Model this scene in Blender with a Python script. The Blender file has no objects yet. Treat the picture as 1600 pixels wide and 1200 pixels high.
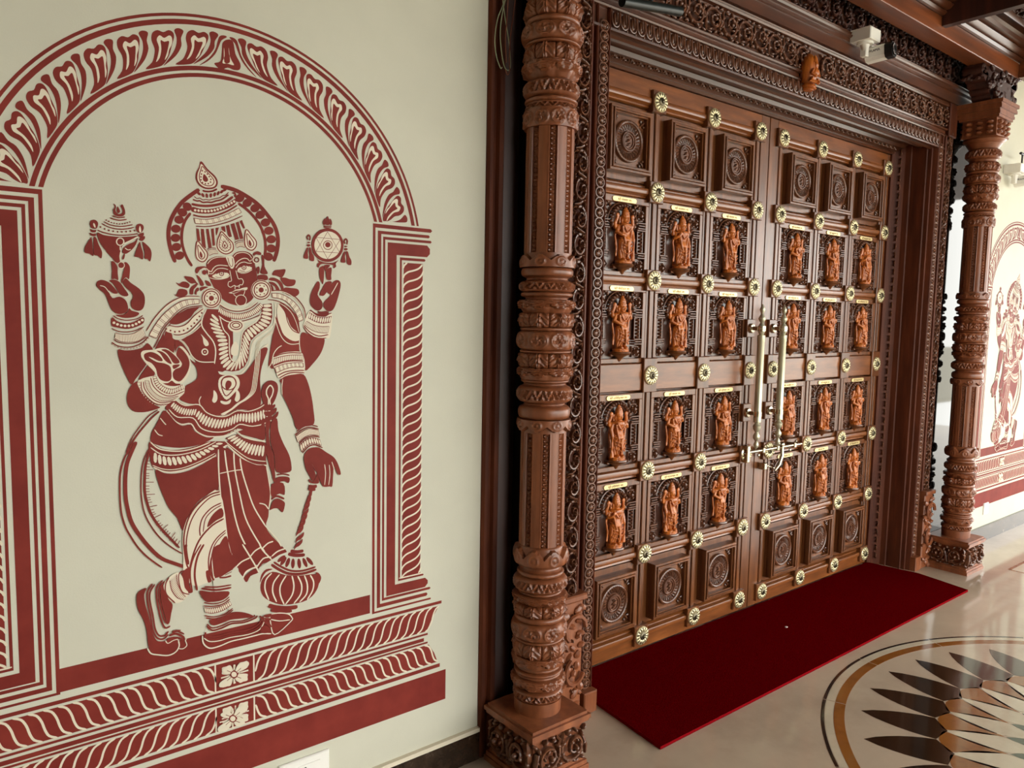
import bpy, math, random
from mathutils import Vector, Matrix
from mathutils.geometry import tessellate_polygon
from math import sin, cos, pi, radians, hypot, atan2, sqrt
S = bpy.context.scene
COL = S.collection
# ------------------------------------------------------------------ camera, world, light, exposure
W_, H_, F_ = 1600., 1200., 1175.6
cam_d = bpy.data.cameras.new('camera'); cam = bpy.data.objects.new('camera', cam_d); COL.objects.link(cam)
cam_d.sensor_fit = 'HORIZONTAL'; cam_d.sensor_width = 36.; cam_d.lens = 36. * F_ / W_
yaw, pit, rol = radians(38.556), radians(5.15), radians(1.098)
fwd = Vector((sin(yaw) * cos(pit), cos(yaw) * cos(pit), -sin(pit)))
rt = Vector((cos(yaw), -sin(yaw), 0)); up = rt.cross(fwd)
r2 = cos(rol) * rt + sin(rol) * up; u2 = -sin(rol) * rt + cos(rol) * up
m = Matrix((r2, u2, -fwd)).transposed().to_4x4(); m.translation = Vector((0, 0, 1.5))
cam.matrix_world = m; cam_d.clip_start = .02; S.camera = cam
wd = bpy.data.worlds.new('sky'); S.world = wd; wd.use_nodes = True
bg = wd.node_tree.nodes['Background']; bg.inputs[0].default_value = (1.0, 1.0, .945, 1); bg.inputs[1].default_value = 3.45
S.view_settings.view_transform = 'Standard'; S.view_settings.look = 'None'
S.view_settings.exposure = 1.0; S.view_settings.gamma = 1.0; S.view_settings.use_curve_mapping = False
S.cycles.max_bounces = 8; S.cycles.diffuse_bounces = 4

# ------------------------------------------------------------------ materials
def nt(name):
    m = bpy.data.materials.new(name); m.use_nodes = True
    n = m.node_tree; b = n.nodes['Principled BSDF']; return m, n, b
def lin(c): return tuple(((v / 255.) / 12.92 if v <= 10 else ((v / 255. + .055) / 1.055) ** 2.4) for v in c) + (1.,)
def ramp(n, fac, cols):
    r = n.nodes.new('ShaderNodeValToRGB'); e = r.color_ramp.elements
    e[0].position, e[0].color = cols[0][0], cols[0][1]; e[1].position, e[1].color = cols[-1][0], cols[-1][1]
    for p, c in cols[1:-1]:
        q = e.new(p); q.color = c
    n.links.new(fac, r.inputs[0]); return r
def noise(n, scale, detail=4, vec=None, stretch=None, rough=.55, space='Object'):
    t = n.nodes.new('ShaderNodeTexCoord'); mp = n.nodes.new('ShaderNodeMapping')
    if stretch: mp.inputs['Scale'].default_value = stretch
    n.links.new(t.outputs[space], mp.inputs[0])
    x = n.nodes.new('ShaderNodeTexNoise'); x.inputs['Scale'].default_value = scale; x.inputs['Detail'].default_value = detail; x.inputs['Roughness'].default_value = rough
    n.links.new(mp.outputs[0], x.inputs['Vector']); return x
def bump(n, b, fac, st, dist=.01):
    q = n.nodes.new('ShaderNodeBump'); q.inputs['Strength'].default_value = st; q.inputs['Distance'].default_value = dist
    n.links.new(fac, q.inputs['Height']); n.links.new(q.outputs[0], b.inputs['Normal'])
def wood(name, c0, c1, rough=.35, grain=(1, 1, .12), coat=.25, sc=26, bst=.15):
    m, n, b = nt(name)
    x = noise(n, sc, 6, stretch=grain, rough=.6); r = ramp(n, x.outputs[0], [(.3, lin(c0)), (.52, lin([(a + d) / 2 for a, d in zip(c0, c1)])), (.72, lin(c1))])
    n.links.new(r.outputs[0], b.inputs['Base Color'])
    b.inputs['Roughness'].default_value = rough; b.inputs['Coat Weight'].default_value = coat; b.inputs['Coat Roughness'].default_value = .22
    bump(n, b, x.outputs[0], bst, .002); return m
def plain(name, c, rough=.5, metal=0, coat=0, emit=0):
    m, n, b = nt(name); b.inputs['Base Color'].default_value = lin(c); b.inputs['Roughness'].default_value = rough
    b.inputs['Metallic'].default_value = metal; b.inputs['Coat Weight'].default_value = coat; return m
M_door = wood('door_wood', (82, 45, 20), (136, 80, 40), .34, (1, 1, .15), .4)
M_rail = wood('door_rail_wood', (94, 49, 18), (148, 86, 40), .32, (.15, 1, 1), .45)
M_carve = wood('carved_wood', (78, 44, 28), (126, 78, 50), .36, (1, 1, .4), .35, 40)
M_niche = wood('niche_wood', (66, 40, 30), (98, 62, 46), .3, (1, 1, .15), .6)
M_frame = wood('frame_wood', (66, 30, 17), (106, 54, 31), .52, (1, 1, .1), .0)
M_frame.node_tree.nodes['Principled BSDF'].inputs['Specular IOR Level'].default_value = .2
M_head = wood('header_wood', (62, 31, 16), (102, 55, 30), .34, (.1, 1, 1), .45)
M_pill = wood('pillar_wood', (108, 57, 30), (156, 92, 56), .42, (1, 1, .2), .2, 22, .25)
M_beam = wood('beam_wood', (88, 44, 20), (146, 78, 38), .42, (.08, 1, 1), .2, 16)
M_dark = wood('dark_wood', (46, 20, 13), (78, 38, 26), .5, (1, 1, .08), .05)
M_idol = wood('idol_wood', (156, 76, 20), (214, 122, 44), .40, (1, 1, .3), .35, 60)
M_brass = plain('brass', (226, 212, 168), .38, .65)
M_brassd = plain('brass_dark', (92, 84, 66), .38, .8)
M_bronze = plain('bronze', (190, 186, 160), .36, .6)
M_chrome = plain('steel', (190, 180, 158), .24, 1)
M_plate = plain('brass_plate', (226, 204, 146), .35, .5)
M_ink = plain('engraving', (120, 84, 40), .6)
M_white = plain('white_plastic', (244, 242, 234), .35)
M_black = plain('black_plastic', (22, 24, 26), .4)
M_blackm = plain('black_tube', (24, 32, 30), .35)
M_lens = plain('lens_glass', (14, 18, 20), .05, 0, 1)
M_wire = plain('pale_wire', (168, 176, 140), .45)
M_wirer = plain('red_wire', (150, 84, 60), .45)
def wallmat(name, c):
    m, n, b = nt(name); x = noise(n, 2.2, 5); d = [v * .955 for v in c]
    r = ramp(n, x.outputs[0], [(.35, lin(d)), (.65, lin(c))]); n.links.new(r.outputs[0], b.inputs['Base Color'])
    b.inputs['Roughness'].default_value = .62; y = noise(n, 240, 3); bump(n, b, y.outputs[0], .12, .002); return m
M_wall = wallmat('cream_wall', (209, 207, 188))
M_cream = plain('cream_paint', (224, 213, 190), .6)
def redmat():
    m, n, b = nt('maroon_paint'); x = noise(n, 9, 5); r = ramp(n, x.outputs[0], [(.35, lin((116, 36, 29))), (.7, lin((134, 48, 38)))])
    n.links.new(r.outputs[0], b.inputs['Base Color']); b.inputs['Roughness'].default_value = .6; b.inputs['Specular IOR Level'].default_value = .2; return m
M_red = redmat()
def marble(name, c, v, sc=3, rough=.08, amt=.5):
    m, n, b = nt(name); x = noise(n, sc, 8, rough=.65); y = noise(n, sc * 2.3, 6, rough=.7)
    r = ramp(n, x.outputs[0], [(.3, lin(v)), (amt, lin(c)), (.75, lin([min(255, q * 1.06) for q in c]))])
    n.links.new(r.outputs[0], b.inputs['Base Color']); b.inputs['Roughness'].default_value = rough; return m
M_floor = marble('cream_marble', (186, 168, 146), (166, 148, 128), 1.6)
M_fin = marble('pale_marble', (196, 184, 160), (180, 166, 142), 3)
M_fbr = marble('brown_stone', (136, 84, 34), (112, 64, 24), 6)
M_fdk = marble('dark_stone', (50, 34, 22), (34, 22, 14), 9)
M_fgn = marble('green_stone', (58, 74, 62), (36, 50, 42), 9)
M_fbk = marble('black_line_stone', (28, 24, 22), (20, 16, 14), 9)
def skirtmat():
    m, n, b = nt('veined_dark_marble'); x = noise(n, 14, 9, rough=.75)
    r = ramp(n, x.outputs[0], [(.35, lin((34, 24, 18))), (.6, lin((58, 44, 34))), (.68, lin((120, 110, 98))), (.76, lin((50, 38, 30)))])
    n.links.new(r.outputs[0], b.inputs['Base Color']); b.inputs['Roughness'].default_value = .12; return m
M_skirt = skirtmat()
M_gran = plain('polished_dark_stone', (16, 14, 12), .04); M_gran.node_tree.nodes['Principled BSDF'].inputs['IOR'].default_value = 1.4
def carpetmat(name, c0, c1):
    m, n, b = nt(name); x = noise(n, 420, 3); y = noise(n, 8, 4)
    r = ramp(n, x.outputs[0], [(.35, lin(c0)), (.7, lin(c1))]); n.links.new(r.outputs[0], b.inputs['Base Color'])
    b.inputs['Roughness'].default_value = .95; b.inputs['Specular IOR Level'].default_value = .0; bump(n, b, x.outputs[0], .7, .004); return m
M_carpet = carpetmat('red_carpet', (66, 0, 3), (104, 4, 8))
M_cedge = carpetmat('carpet_edge', (112, 8, 14), (140, 20, 26))

# ------------------------------------------------------------------ mesh builder
class MB:
    dk = 1.0
    def __init__(s): s.v = []; s.f = []; s.mi = []; s.k = 0
    def add(s, vs, fs, k=None):
        o = len(s.v); s.v += [tuple(p) for p in vs]; s.f += [tuple(i + o for i in f) for f in fs]; s.mi += [s.k if k is None else k] * len(fs)
    def box(s, x0, x1, y0, y1, z0, z1, c=0):
        """box; c>0 chamfers the side that faces -Y"""
        a = [(x0, y1, z0), (x1, y1, z0), (x1, y1, z1), (x0, y1, z1)]
        if c:
            a += [(x0, y0 + c, z0), (x1, y0 + c, z0), (x1, y0 + c, z1), (x0, y0 + c, z1)]
            a += [(x0 + c, y0, z0 + c), (x1 - c, y0, z0 + c), (x1 - c, y0, z1 - c), (x0 + c, y0, z1 - c)]
            f = [(0, 3, 2, 1)] + [(i, (i + 1) % 4, (i + 1) % 4 + 4, i + 4) for i in range(4)] + [(i + 4, (i + 1) % 4 + 4, (i + 1) % 4 + 8, i + 8) for i in range(4)] + [(8, 9, 10, 11)]
        else:
            a += [(x0, y0, z0), (x1, y0, z0), (x1, y0, z1), (x0, y0, z1)]
            f = [(0, 3, 2, 1)] + [(i, (i + 1) % 4, (i + 1) % 4 + 4, i + 4) for i in range(4)] + [(4, 5, 6, 7)]
        s.add(a, f)
    def lathe(s, prof, n=24, c=(0, 0, 0), ax='z', disp=None, a0=0, a1=2 * pi):
        """prof: list of (r, t) along the axis"""
        vs = []; full = abs(a1 - a0 - 2 * pi) < 1e-6; nn = n if full else n + 1
        L = len(prof) - 1
        for j, (r, t) in enumerate(prof):
            for i in range(nn):
                a = a0 + (a1 - a0) * i / n
                rr = r + (s.dk * disp(a, j / L if L else 0) if disp else 0)
                p = (rr * cos(a), rr * sin(a), t)
                if ax == 'y': p = (p[0], -p[2], p[1])
                if ax == 'x': p = (p[2], p[0], p[1])
                vs.append((p[0] + c[0], p[1] + c[1], p[2] + c[2]))
        fs = []
        for j in range(L):
            for i in range(n if full else nn - 1):
                k = (i + 1) % nn; fs.append((j * nn + i, j * nn + k, (j + 1) * nn + k, (j + 1) * nn + i))
        if full:
            if prof[0][0] > 1e-5: fs.append(tuple(range(nn - 1, -1, -1)))
            if prof[-1][0] > 1e-5: fs.append(tuple(L * nn + i for i in range(nn)))
        s.add(vs, fs)
    def tube(s, pts, rad, n=6, cap=True):
        P = [Vector(p) for p in pts]; L = len(P)
        if not hasattr(rad, '__len__'): rad = [rad] * L
        vs = []; ref = None
        for i in range(L):
            t = (P[min(i + 1, L - 1)] - P[max(i - 1, 0)]).normalized()
            if ref is None: ref = Vector((0, 1, 0)) if abs(t.y) < .9 else Vector((1, 0, 0))
            u = t.cross(ref).normalized(); w = u.cross(t).normalized(); ref = w
            for k in range(n):
                a = 2 * pi * k / n; q = P[i] + (u * cos(a) + w * sin(a)) * rad[i]; vs.append(tuple(q))
        fs = [(i * n + k, i * n + (k + 1) % n, (i + 1) * n + (k + 1) % n, (i + 1) * n + k) for i in range(L - 1) for k in range(n)]
        if cap: fs += [tuple(range(n - 1, -1, -1)), tuple((L - 1) * n + k for k in range(n))]
        s.add(vs, fs)
    def ell(s, c, r, n=8, m=6, rot=0):
        vs = []; 
        for j in range(m + 1):
            b = -pi / 2 + pi * j / m
            for i in range(n):
                a = 2 * pi * i / n; x, y, z = r[0] * cos(b) * cos(a), r[1] * cos(b) * sin(a), r[2] * sin(b)
                x, z = x * cos(rot) - z * sin(rot), x * sin(rot) + z * cos(rot); vs.append((c[0] + x, c[1] + y, c[2] + z))
        s.add(vs, [(j * n + i, j * n + (i + 1) % n, (j + 1) * n + (i + 1) % n, (j + 1) * n + i) for j in range(m) for i in range(n)])
    def exx(s, prof, x0, x1):
        """closed (y,z) profile extruded along x"""
        n = len(prof); s.add([(x0, y, z) for y, z in prof] + [(x1, y, z) for y, z in prof], [(i, (i + 1) % n, (i + 1) % n + n, i + n) for i in range(n)] + [tuple(range(n - 1, -1, -1)), tuple(range(n, 2 * n))])
    def exz(s, prof, z0, z1):
        n = len(prof); s.add([(x, y, z0) for x, y in prof] + [(x, y, z1) for x, y in prof], [(i, (i + 1) % n, (i + 1) % n + n, i + n) for i in range(n)] + [tuple(range(n - 1, -1, -1)), tuple(range(n, 2 * n))])
    def poly(s, pts, k=None):
        """pts 3d planar polygon (maybe concave)"""
        t = tessellate_polygon([[Vector(p) for p in pts]]); s.add(pts, [tuple(q) for q in t], k)
    def mesh(s, name, mats, smooth=True, ang=35, fix=True):
        me = bpy.data.meshes.new(name); me.from_pydata(s.v, [], s.f)
        for m in (mats if isinstance(mats, (list, tuple)) else [mats]): me.materials.append(m)
        me.polygons.foreach_set('material_index', s.mi)
        if fix:
            import bmesh
            b = bmesh.new(); b.from_mesh(me); bmesh.ops.recalc_face_normals(b, faces=b.faces); b.to_mesh(me); b.free()
        if smooth:
            me.polygons.foreach_set('use_smooth', [True] * len(me.polygons)); me.set_sharp_from_angle(angle=radians(ang))
        me.update(); return me
def link(name, me, parent=None, loc=(0, 0, 0), rot=(0, 0, 0), sc=(1, 1, 1)):
    o = bpy.data.objects.new(name, me); COL.objects.link(o); o.location = loc; o.rotation_euler = rot; o.scale = sc
    if parent: o.parent = parent
    return o
def obj(name, mb, mat, parent=None, loc=(0, 0, 0), **k): return link(name, mb.mesh(name, mat, **k), parent, loc)
def tag(o, label=None, cat=None, group=None, kind=None):
    if label: o['label'] = label
    if cat: o['category'] = cat
    if group: o['group'] = group
    if kind: o['kind'] = kind
    return o
def empty(name, loc=(0, 0, 0)): return link(name, None, None, loc)
def one(f):
    b = MB(); f(b); return b
def bx(*a, c=0):
    b = MB(); b.box(*a, c=c); return b
def crom(P, closed, k=4):
    n = len(P); out = []
    if n < 3: return list(P)
    for i in range(n if closed else n - 1):
        p0 = P[(i - 1) % n] if closed or i > 0 else P[0]; p1 = P[i]; p2 = P[(i + 1) % n]; p3 = P[(i + 2) % n] if closed or i + 2 < n else P[-1]
        for j in range(k):
            t = j / k; t2 = t * t; t3 = t2 * t
            out.append(tuple(.5 * (2 * p1[q] + (p2[q] - p0[q]) * t + (2 * p0[q] - 5 * p1[q] + 4 * p2[q] - p3[q]) * t2 + (3 * p1[q] - p0[q] - 3 * p2[q] + p3[q]) * t3) for q in range(len(p1))))
    if not closed: out.append(tuple(P[-1]))
    return out

WY = 1.97      # wall plane
DY = 2.20      # door plane
CX = 3.35      # centre of the doorway
# ================================================================== the setting
o = obj('floor', bx(-4, 12, -3.2, 2.6, -.1, 0), M_floor); tag(o, 'polished cream marble floor with inlaid stone medallion', None, None, 'structure'); FLOOR = o
o = obj('wall_left', bx(-4, 1.447, WY, WY + .25, 0, 3.25), M_wall); tag(o, 'cream painted wall left of the carved doorway', kind='structure')
def _(b): b.box(5.215, 9.5, WY, WY + .25, 0, 3.25)
o = obj('wall_right', one(_), M_wall); tag(o, 'cream painted wall right of the carved doorway', kind='structure')
o = obj('wall_recess', bx(1.447, 5.215, WY + .33, WY + .5, 0, 3.25), M_dark); tag(o, 'dark wall closing the recess behind the door', kind='structure')
def _(b):
    b.box(1.62, 1.802, WY - .005, WY + .25, 0, 3.1); b.box(4.892, 5.215, WY - .005, WY + .25, 0, 3.1)
o = obj('wall_niche', one(_), M_gran); tag(o, 'polished dark panels behind the carved pillars', kind='structure')
o = obj('wall_far_left_blocker', bx(-4.2, -4, -3.2, 2.2, 0, 3.3), M_wall); tag(o, 'unseen cream end wall left of the camera, added to dim the left side', kind='structure')  # added out of view to keep daylight off the left side
o = obj('wall_back_blocker', bx(-4, 1.0, -3.4, -3.2, 0, 3.3), M_wall); tag(o, 'unseen cream wall behind the camera, added to dim the left side', kind='structure')  # added out of view, its length set to dim the left wall
o = obj('ceiling', bx(-4, 11, -3.2, 2.5, 3.16, 3.3), M_dark); tag(o, 'dark timber boarded ceiling', kind='structure'); CEIL = o
def _(b): b.box(-30, 60, -60, -3.2, -.25, -.15)
o = obj('floor_courtyard', one(_), plain('courtyard_paving', (170, 165, 150), .7)); tag(o, 'open pale courtyard paving beyond the veranda', kind='structure')
o = obj('baseboard_left', bx(-4, 1.447, WY - .014, WY, 0, .098), M_skirt); tag(o, 'dark veined marble skirting under the left wall', kind='structure')
obj('top_bead', bx(-4, 1.447, WY - .016, WY, .098, .112), M_cream, o)
o = obj('baseboard_right', bx(5.215, 9.5, WY - .016, WY, 0, .105), M_skirt); tag(o, 'brown marble skirting under the right wall', kind='structure')
# side boards beside the door recess
def _(b):
    b.exz([(1.447, WY + .05), (1.447, WY - .004), (1.455, WY - .012), (1.468, WY - .012), (1.474, WY - .002), (1.484, WY - .002), (1.490, WY - .014), (1.506, WY - .014), (1.512, WY + .004), (1.522, WY + .004), (1.522, WY + .05)], 0, 3.16)
o = obj('trim_1', one(_), M_frame); tag(o, 'moulded brown wood edging at the end of the left wall', kind='structure')
obj('side_board', bx(1.522, 1.62, WY + .05, WY + .08, 0, 3.16), M_dark, o)
def _(b): b.exz([(5.215, WY + .05), (5.215, WY - .004), (5.2, WY - .012), (5.18, WY - .012), (5.17, WY + .004), (5.15, WY + .004), (5.15, WY + .05)], 0, 3.16)
o = obj('trim_2', one(_), M_frame); tag(o, 'moulded brown wood edging at the start of the right wall', kind='structure')

# ---- floor medallion, each stone its own piece
MC = (3.265, .317); ZF = .0006
def ringpiece(r0, r1, a0, a1, n=14):
    b = MB(); vs = []
    for i in range(n + 1):
        a = a0 + (a1 - a0) * i / n
        for r in (r0, r1):
            for z in (-.006, ZF): vs.append((MC[0] + r * cos(a), MC[1] + r * sin(a), z))
    fs = []
    for i in range(n):
        q = i * 4; p = q + 4; fs += [(q + 1, q + 3, p + 3, p + 1), (q, p, p + 2, q + 2), (q, q + 1, p + 1, p), (q + 2, p + 2, p + 3, q + 3)]
    fs += [(0, 2, 3, 1), (n * 4, n * 4 + 1, n * 4 + 3, n * 4 + 2)]
    b.add(vs, fs); return b
med = FLOOR
for k in range(16):
    a0 = k * pi / 8 + .002; a1 = (k + 1) * pi / 8 - .002
    obj('inlay_line', ringpiece(1.232, 1.243, a0, a1), M_fbk, med)
    obj('inlay_border', ringpiece(1.200, 1.230, a0, a1), M_fin, med)
    obj('inlay_band', ringpiece(1.160, 1.198, a0, a1), M_fbr, med)
STEP = radians(11.25); A0 = radians(91.0)
def kite(name, a, r0, rm, r1, hw, mat, bul=.5):
    pts = []
    K = 6
    for i in range(K + 1):
        t = i / K; r = r1 + (rm - r1) * t; w = hw * sin(t * pi / 2) ** .8; pts.append((r, w))
    for i in range(1, K + 1):
        t = i / K; r = rm + (r0 - rm) * t; w = hw * (1 - t); pts.append((r, w))
    L = [(MC[0] + r * cos(a + w / r), MC[1] + r * sin(a + w / r)) for r, w in pts] + [(MC[0] + r * cos(a - w / r), MC[1] + r * sin(a - w / r)) for r, w in pts[1:-1][::-1]]
    b = MB(); n = len(L); b.poly([(x, y, ZF) for x, y in L]); b.add([(x, y, ZF) for x, y in L] + [(x, y, -.006) for x, y in L], [(i, (i + 1) % n, (i + 1) % n + n, i + n) for i in range(n)])
    obj(name, b, mat, med, smooth=False)
for k in range(32):
    a = A0 + k * STEP; h = a + STEP / 2
    kite('inlay_petal', a, .812, .855, 1.104, .855 * STEP / 2 * .985, M_fdk)
    kite('inlay_inner_petal', h, .632, .822, .846, .822 * STEP / 2 * .9, M_fbr)
    kite('inlay_pale_spike', a, .45, .66, .816, .66 * STEP / 2 * .9, M_fin)
    kite('inlay_green_petal', h, .33, .50, .626, .50 * STEP / 2 * .8, M_fgn)
obj('inlay_core', ringpiece(.02, .32, 0, 2 * pi - .001, 40), M_fbr, med)
# thin brown diamond line beyond
b = MB()
P = [(5.24, 1.615), (5.9, 1.25), (5.24, .85), (4.6, 1.25)]
def strip(b, p, q, w, z0, z1):
    p = Vector(p); q = Vector(q); n = (q - p).normalized(); n = Vector((-n.y, n.x)) * w / 2
    c = [p + n, q + n, q - n, p - n]; b.add([(v.x, v.y, z0) for v in c] + [(v.x, v.y, z1) for v in c], [(0, 1, 2, 3), (4, 5, 6, 7)] + [(i, (i + 1) % 4, (i + 1) % 4 + 4, i + 4) for i in range(4)])
for p, q in (((5.24, 1.615), (7.2, 1.60)), ((5.24, 1.615), (5.30, .2))):
    c = MB(); strip(c, p, q, .018, -.006, ZF); obj('inlay_strip', c, M_fbr, med)

# ================================================================== carving kit
def scroll_motif(mat):
    b = MB(); w = .052
    # volute
    pts = []; rad = []
    for i in range(22):
        t = i / 21; a = radians(-200) + t * radians(500); r = .046 * (1 - t) ** .75 + .006
        pts.append((r * cos(a), -.006 - .012 * t, r * sin(a))); rad.append(.0078 * (1 - .45 * t))
    b.tube(pts, rad, 6)
    b.ell((0, -.02, 0), (.0095, .009, .0095))
    b.tube([(.046, -.006, .02), (.058, -.010, -.012), (.062, -.008, -.045)], [.008, .007, .004], 6)
    b.tube([(-.046, -.006, .02), (-.050, -.009, .042), (-.038, -.007, .055)], [.006, .006, .003], 5)
    for k in range(9):
        a = radians(-205 + k * 40); r = .05
        b.ell((r * cos(a), -.008, r * sin(a)), (.0125, .009, .0058), 6, 4, a + .9)
    for k in range(5):
        a = radians(-60 + k * 62); b.ell((.024 * cos(a), -.016, .024 * sin(a)), (.010, .006, .0042), 6, 4, a + 1.1)
    for x, z, r in ((.055, .045, .7), (-.056, -.044, .6), (.05, -.056, -.3), (-.02, .056, .2), (.02, -.057, .4)):
        b.ell((x, -.006, z), (.013, .008, .006), 6, 4, r)
    return b.mesh('scroll_motif', mat, ang=60)
ME_scroll = scroll_motif(M_carve); ME_scrolld = scroll_motif(M_dark)
def bead_motif():
    b = MB()
    pts = [(.0205 * cos(a) + .001, -.006, .0185 * sin(a)) for a in [i * pi / 8 for i in range(17)]]
    b.tube(pts, .0036, 6, False)
    b.ell((.003, -.004, 0), (.0125, .007, .0125), 8, 5)
    for k in range(4): b.ell((.004 + .007 * cos(k * 1.4 - 2), -.009, .008 * sin(k * 1.4 - 2)), (.0055, .004, .0032), 5, 4, k * 1.4)
    return b.mesh('bead', M_carve, ang=50)
ME_bead = bead_motif()
def scallop_motif():
    b = MB()
    pts = [(-.0195, -.004, .03)] + [(.0195 * cos(a), -.008, -.004 + .022 * sin(a)) for a in [pi + i * pi / 8 for i in range(9)]] + [(.0195, -.004, .03)]
    b.tube(pts, .0032, 5)
    b.ell((0, -.003, .004), (.0125, .010, .024), 8, 6)
    b.tube([(0, -.013, .026), (0, -.014, -.012)], .0022, 5)
    b.ell((.0195, -.003, -.026), (.004, .004, .006), 5, 4)
    return b.mesh('scallop', M_carve, ang=60)
ME_scal = scallop_motif()
def leaf_motif():
    b = MB()
    for s in (-1, 1):
        b.tube([(-.022 * s, -.004, -.014), (-.006 * s, -.010, .012), (.012 * s, -.010, .010), (.018 * s, -.006, -.008), (.006 * s, -.008, -.012)], [.004, .005, .0045, .004, .003], 5)
    for k in range(6):
        a = k * pi / 3; b.ell((.014 * cos(a), -.006, .010 * sin(a)), (.007, .006, .004), 5, 4, a)
    b.ell((0, -.010, 0), (.006, .006, .006), 6, 4)
    return b.mesh('leaf_carving', M_carve, ang=60)
ME_leaf = leaf_motif()

# ================================================================== door frame and header (trim_3)
FY = 1.975
XI, XO = 1.645 - .29, 1.525   # half widths handled below
frame = empty('trim_3', (CX, FY, 0)); tag(frame, 'deeply carved brown teak door frame with header frieze', kind='structure')
def jamb_profile(s):
    P = [(1.25, DY + .03), (1.25, DY - .012), (1.262, DY - .022), (1.272, DY - .018), (1.305, DY - .045), (1.316, DY - .06), (1.322, DY - .052), (1.328, DY - .085), (1.334, DY - .09), (1.336, FY + .055), (1.342, FY + .05), (1.344, FY + .03), (1.352, FY + .026), (1.355, FY + .004),
         (1.358, FY - .002), (1.362, FY - .004), (1.366, FY), (1.368, FY + .010), (1.412, FY + .010), (1.414, FY), (1.419, FY - .002), (1.423, FY + .002), (1.425, FY + .018), (1.44, FY + .018), (1.442, FY - .002), (1.452, FY - .006), (1.458, FY), (1.46, FY + .012), (1.53, FY + .012), (1.532, FY - .002), (1.545, FY - .002), (1.552, FY + .01), (1.552, DY + .03)]
    return [(s * x, y - FY) for x, y in P]
for s in (-1, 1):
    o = obj('jamb', one(lambda b: b.exz(jamb_profile(s), 0, 2.60)), M_frame, frame)
    for k in range(68):
        link('bead', ME_bead, o, (s * 1.39, .006, .105 + k * .0362))
    for k in range(27):
        q = link('scroll_carving', ME_scroll, o, (s * 1.495, .006, .12 + k * .096), (0, pi / 2, 0), (.80, 1.7 if s < 0 else 1.0, .58 * (1 if k % 2 else -1)))
    for k in range(50):
        q = link('leaf_carving', ME_leaf, o, (s * 1.29, DY - FY - .038, .06 + k * .05), (0, pi / 2, s * radians(38)), (.85, .8, 1.1))
    # foot block and carved bracket
    obj('foot_block', bx(s * 1.39 - .034, s * 1.39 + .034, -.034, .012, 0, .085, c=.004), M_pill, frame)
    b = MB(); b.box(s * 1.49 - .055, s * 1.49 + .05, -.03, .02, .0, .46, c=.006)
    rnd = random.Random(5)
    for z in [i * .043 + .03 for i in range(10)]:
        for q in range(3):
            b.ell((s * 1.49 + rnd.uniform(-.05, .04), -.03, z + rnd.uniform(-.015, .015)), (rnd.uniform(.014, .026), .016, rnd.uniform(.010, .018)), 7, 5, rnd.uniform(-1, 1))
    b.tube([(s * 1.49 + .05 * cos(a), -.045, .36 + .05 * sin(a)) for a in [i * .5 for i in range(9)]], .009, 6)
    b.tube([(s * 1.49 + .045 * cos(a), -.045, .2 + .05 * sin(a)) for a in [2 + i * .5 for i in range(9)]], .009, 6)
    b.box(s * 1.49 - .062, s * 1.49 + .062, -.042, .02, .46, .485, c=.005)
    obj('carved_bracket', b, M_pill, frame)
# header: (y,z) profile, local y = Y-FY
HP = [(DY - FY + .03, 2.50), (DY - FY - .012, 2.50), (DY - FY - .02, 2.508), (DY - FY - .016, 2.514), (DY - FY - .045, 2.538), (DY - FY - .052, 2.536), (DY - FY - .06, 2.552), (DY - FY - .075, 2.556), (DY - FY - .08, 2.548), (DY - FY - .10, 2.55), (DY - FY - .11, 2.542),
      (.105, 2.545), (.098, 2.532), (.085, 2.53), (.078, 2.54), (.055, 2.538), (.05, 2.522), (.04, 2.517), (.03, 2.524), (.028, 2.534), (.012, 2.53), (.006, 2.522), (-.001, 2.524), (-.002, 2.532), (.008, 2.534), (.009, 2.596), (-.003, 2.598), (-.006, 2.604), (0, 2.61), (.008, 2.612), (.008, 2.632), (-.004, 2.634), (-.008, 2.64), (-.002, 2.647), (.012, 2.65), (.012, 2.765), (-.004, 2.768), (-.008, 2.775), (-.002, 2.782), (-.006, 2.787), (.02, 2.79), (DY - FY + .03, 2.79)]
hdr = obj('header', one(lambda b: b.exx(HP, -1.552, 1.552)), M_head, frame)
for k in range(60):
    link('scallop', ME_scal, hdr, (-1.335 + k * .0452, .004, 2.564))
for k in range(27):
    if k == 13: continue
    link('scroll_carving', ME_scroll, hdr, (-1.43 + k * .110, .012, 2.708), (0, 0, 0), (1.0, 1.05, .92 * (1 if k % 2 else -1)))
for k in range(49):
    link('leaf_carving', ME_leaf, hdr, (-1.2 + k * .05, DY - FY - .035, 2.524), (radians(-38), 0, 0), (1, .8, .85))
for s in (-1, 1):
    o = obj('corner_block', bx(s * 1.50 - .05, s * 1.50 + .05, -.018, .02, 2.60, 2.79, c=.006), M_frame, hdr)
# fascia stack above header
def _(b):
    y = 1.955
    b.exx([(2.3, 2.79), (y, 2.79), (y, 2.842), (y - .008, 2.845), (y - .008, 2.862), (y - .02, 2.866), (y - .024, 2.874), (y - .014, 2.88), (y - .020, 2.886), (y - .012, 2.893), (y + .01, 2.895), (y + .01, 3.04), (y - .02, 3.045), (y - .03, 3.06), (2.3, 3.06)], .9, 5.215)
o = obj('trim_4', one(_), M_head); tag(o, 'stacked dark wood fascia boards above the door header', kind='structure'); FAS = o
for k in range(36):
    link('scroll_carving', ME_scrolld, o, (1.2 + k * .112, 1.965, 2.967), (0, 0, 0), (1.02, 1.4, 1.1 * (1 if k % 2 else -1)))
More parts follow.
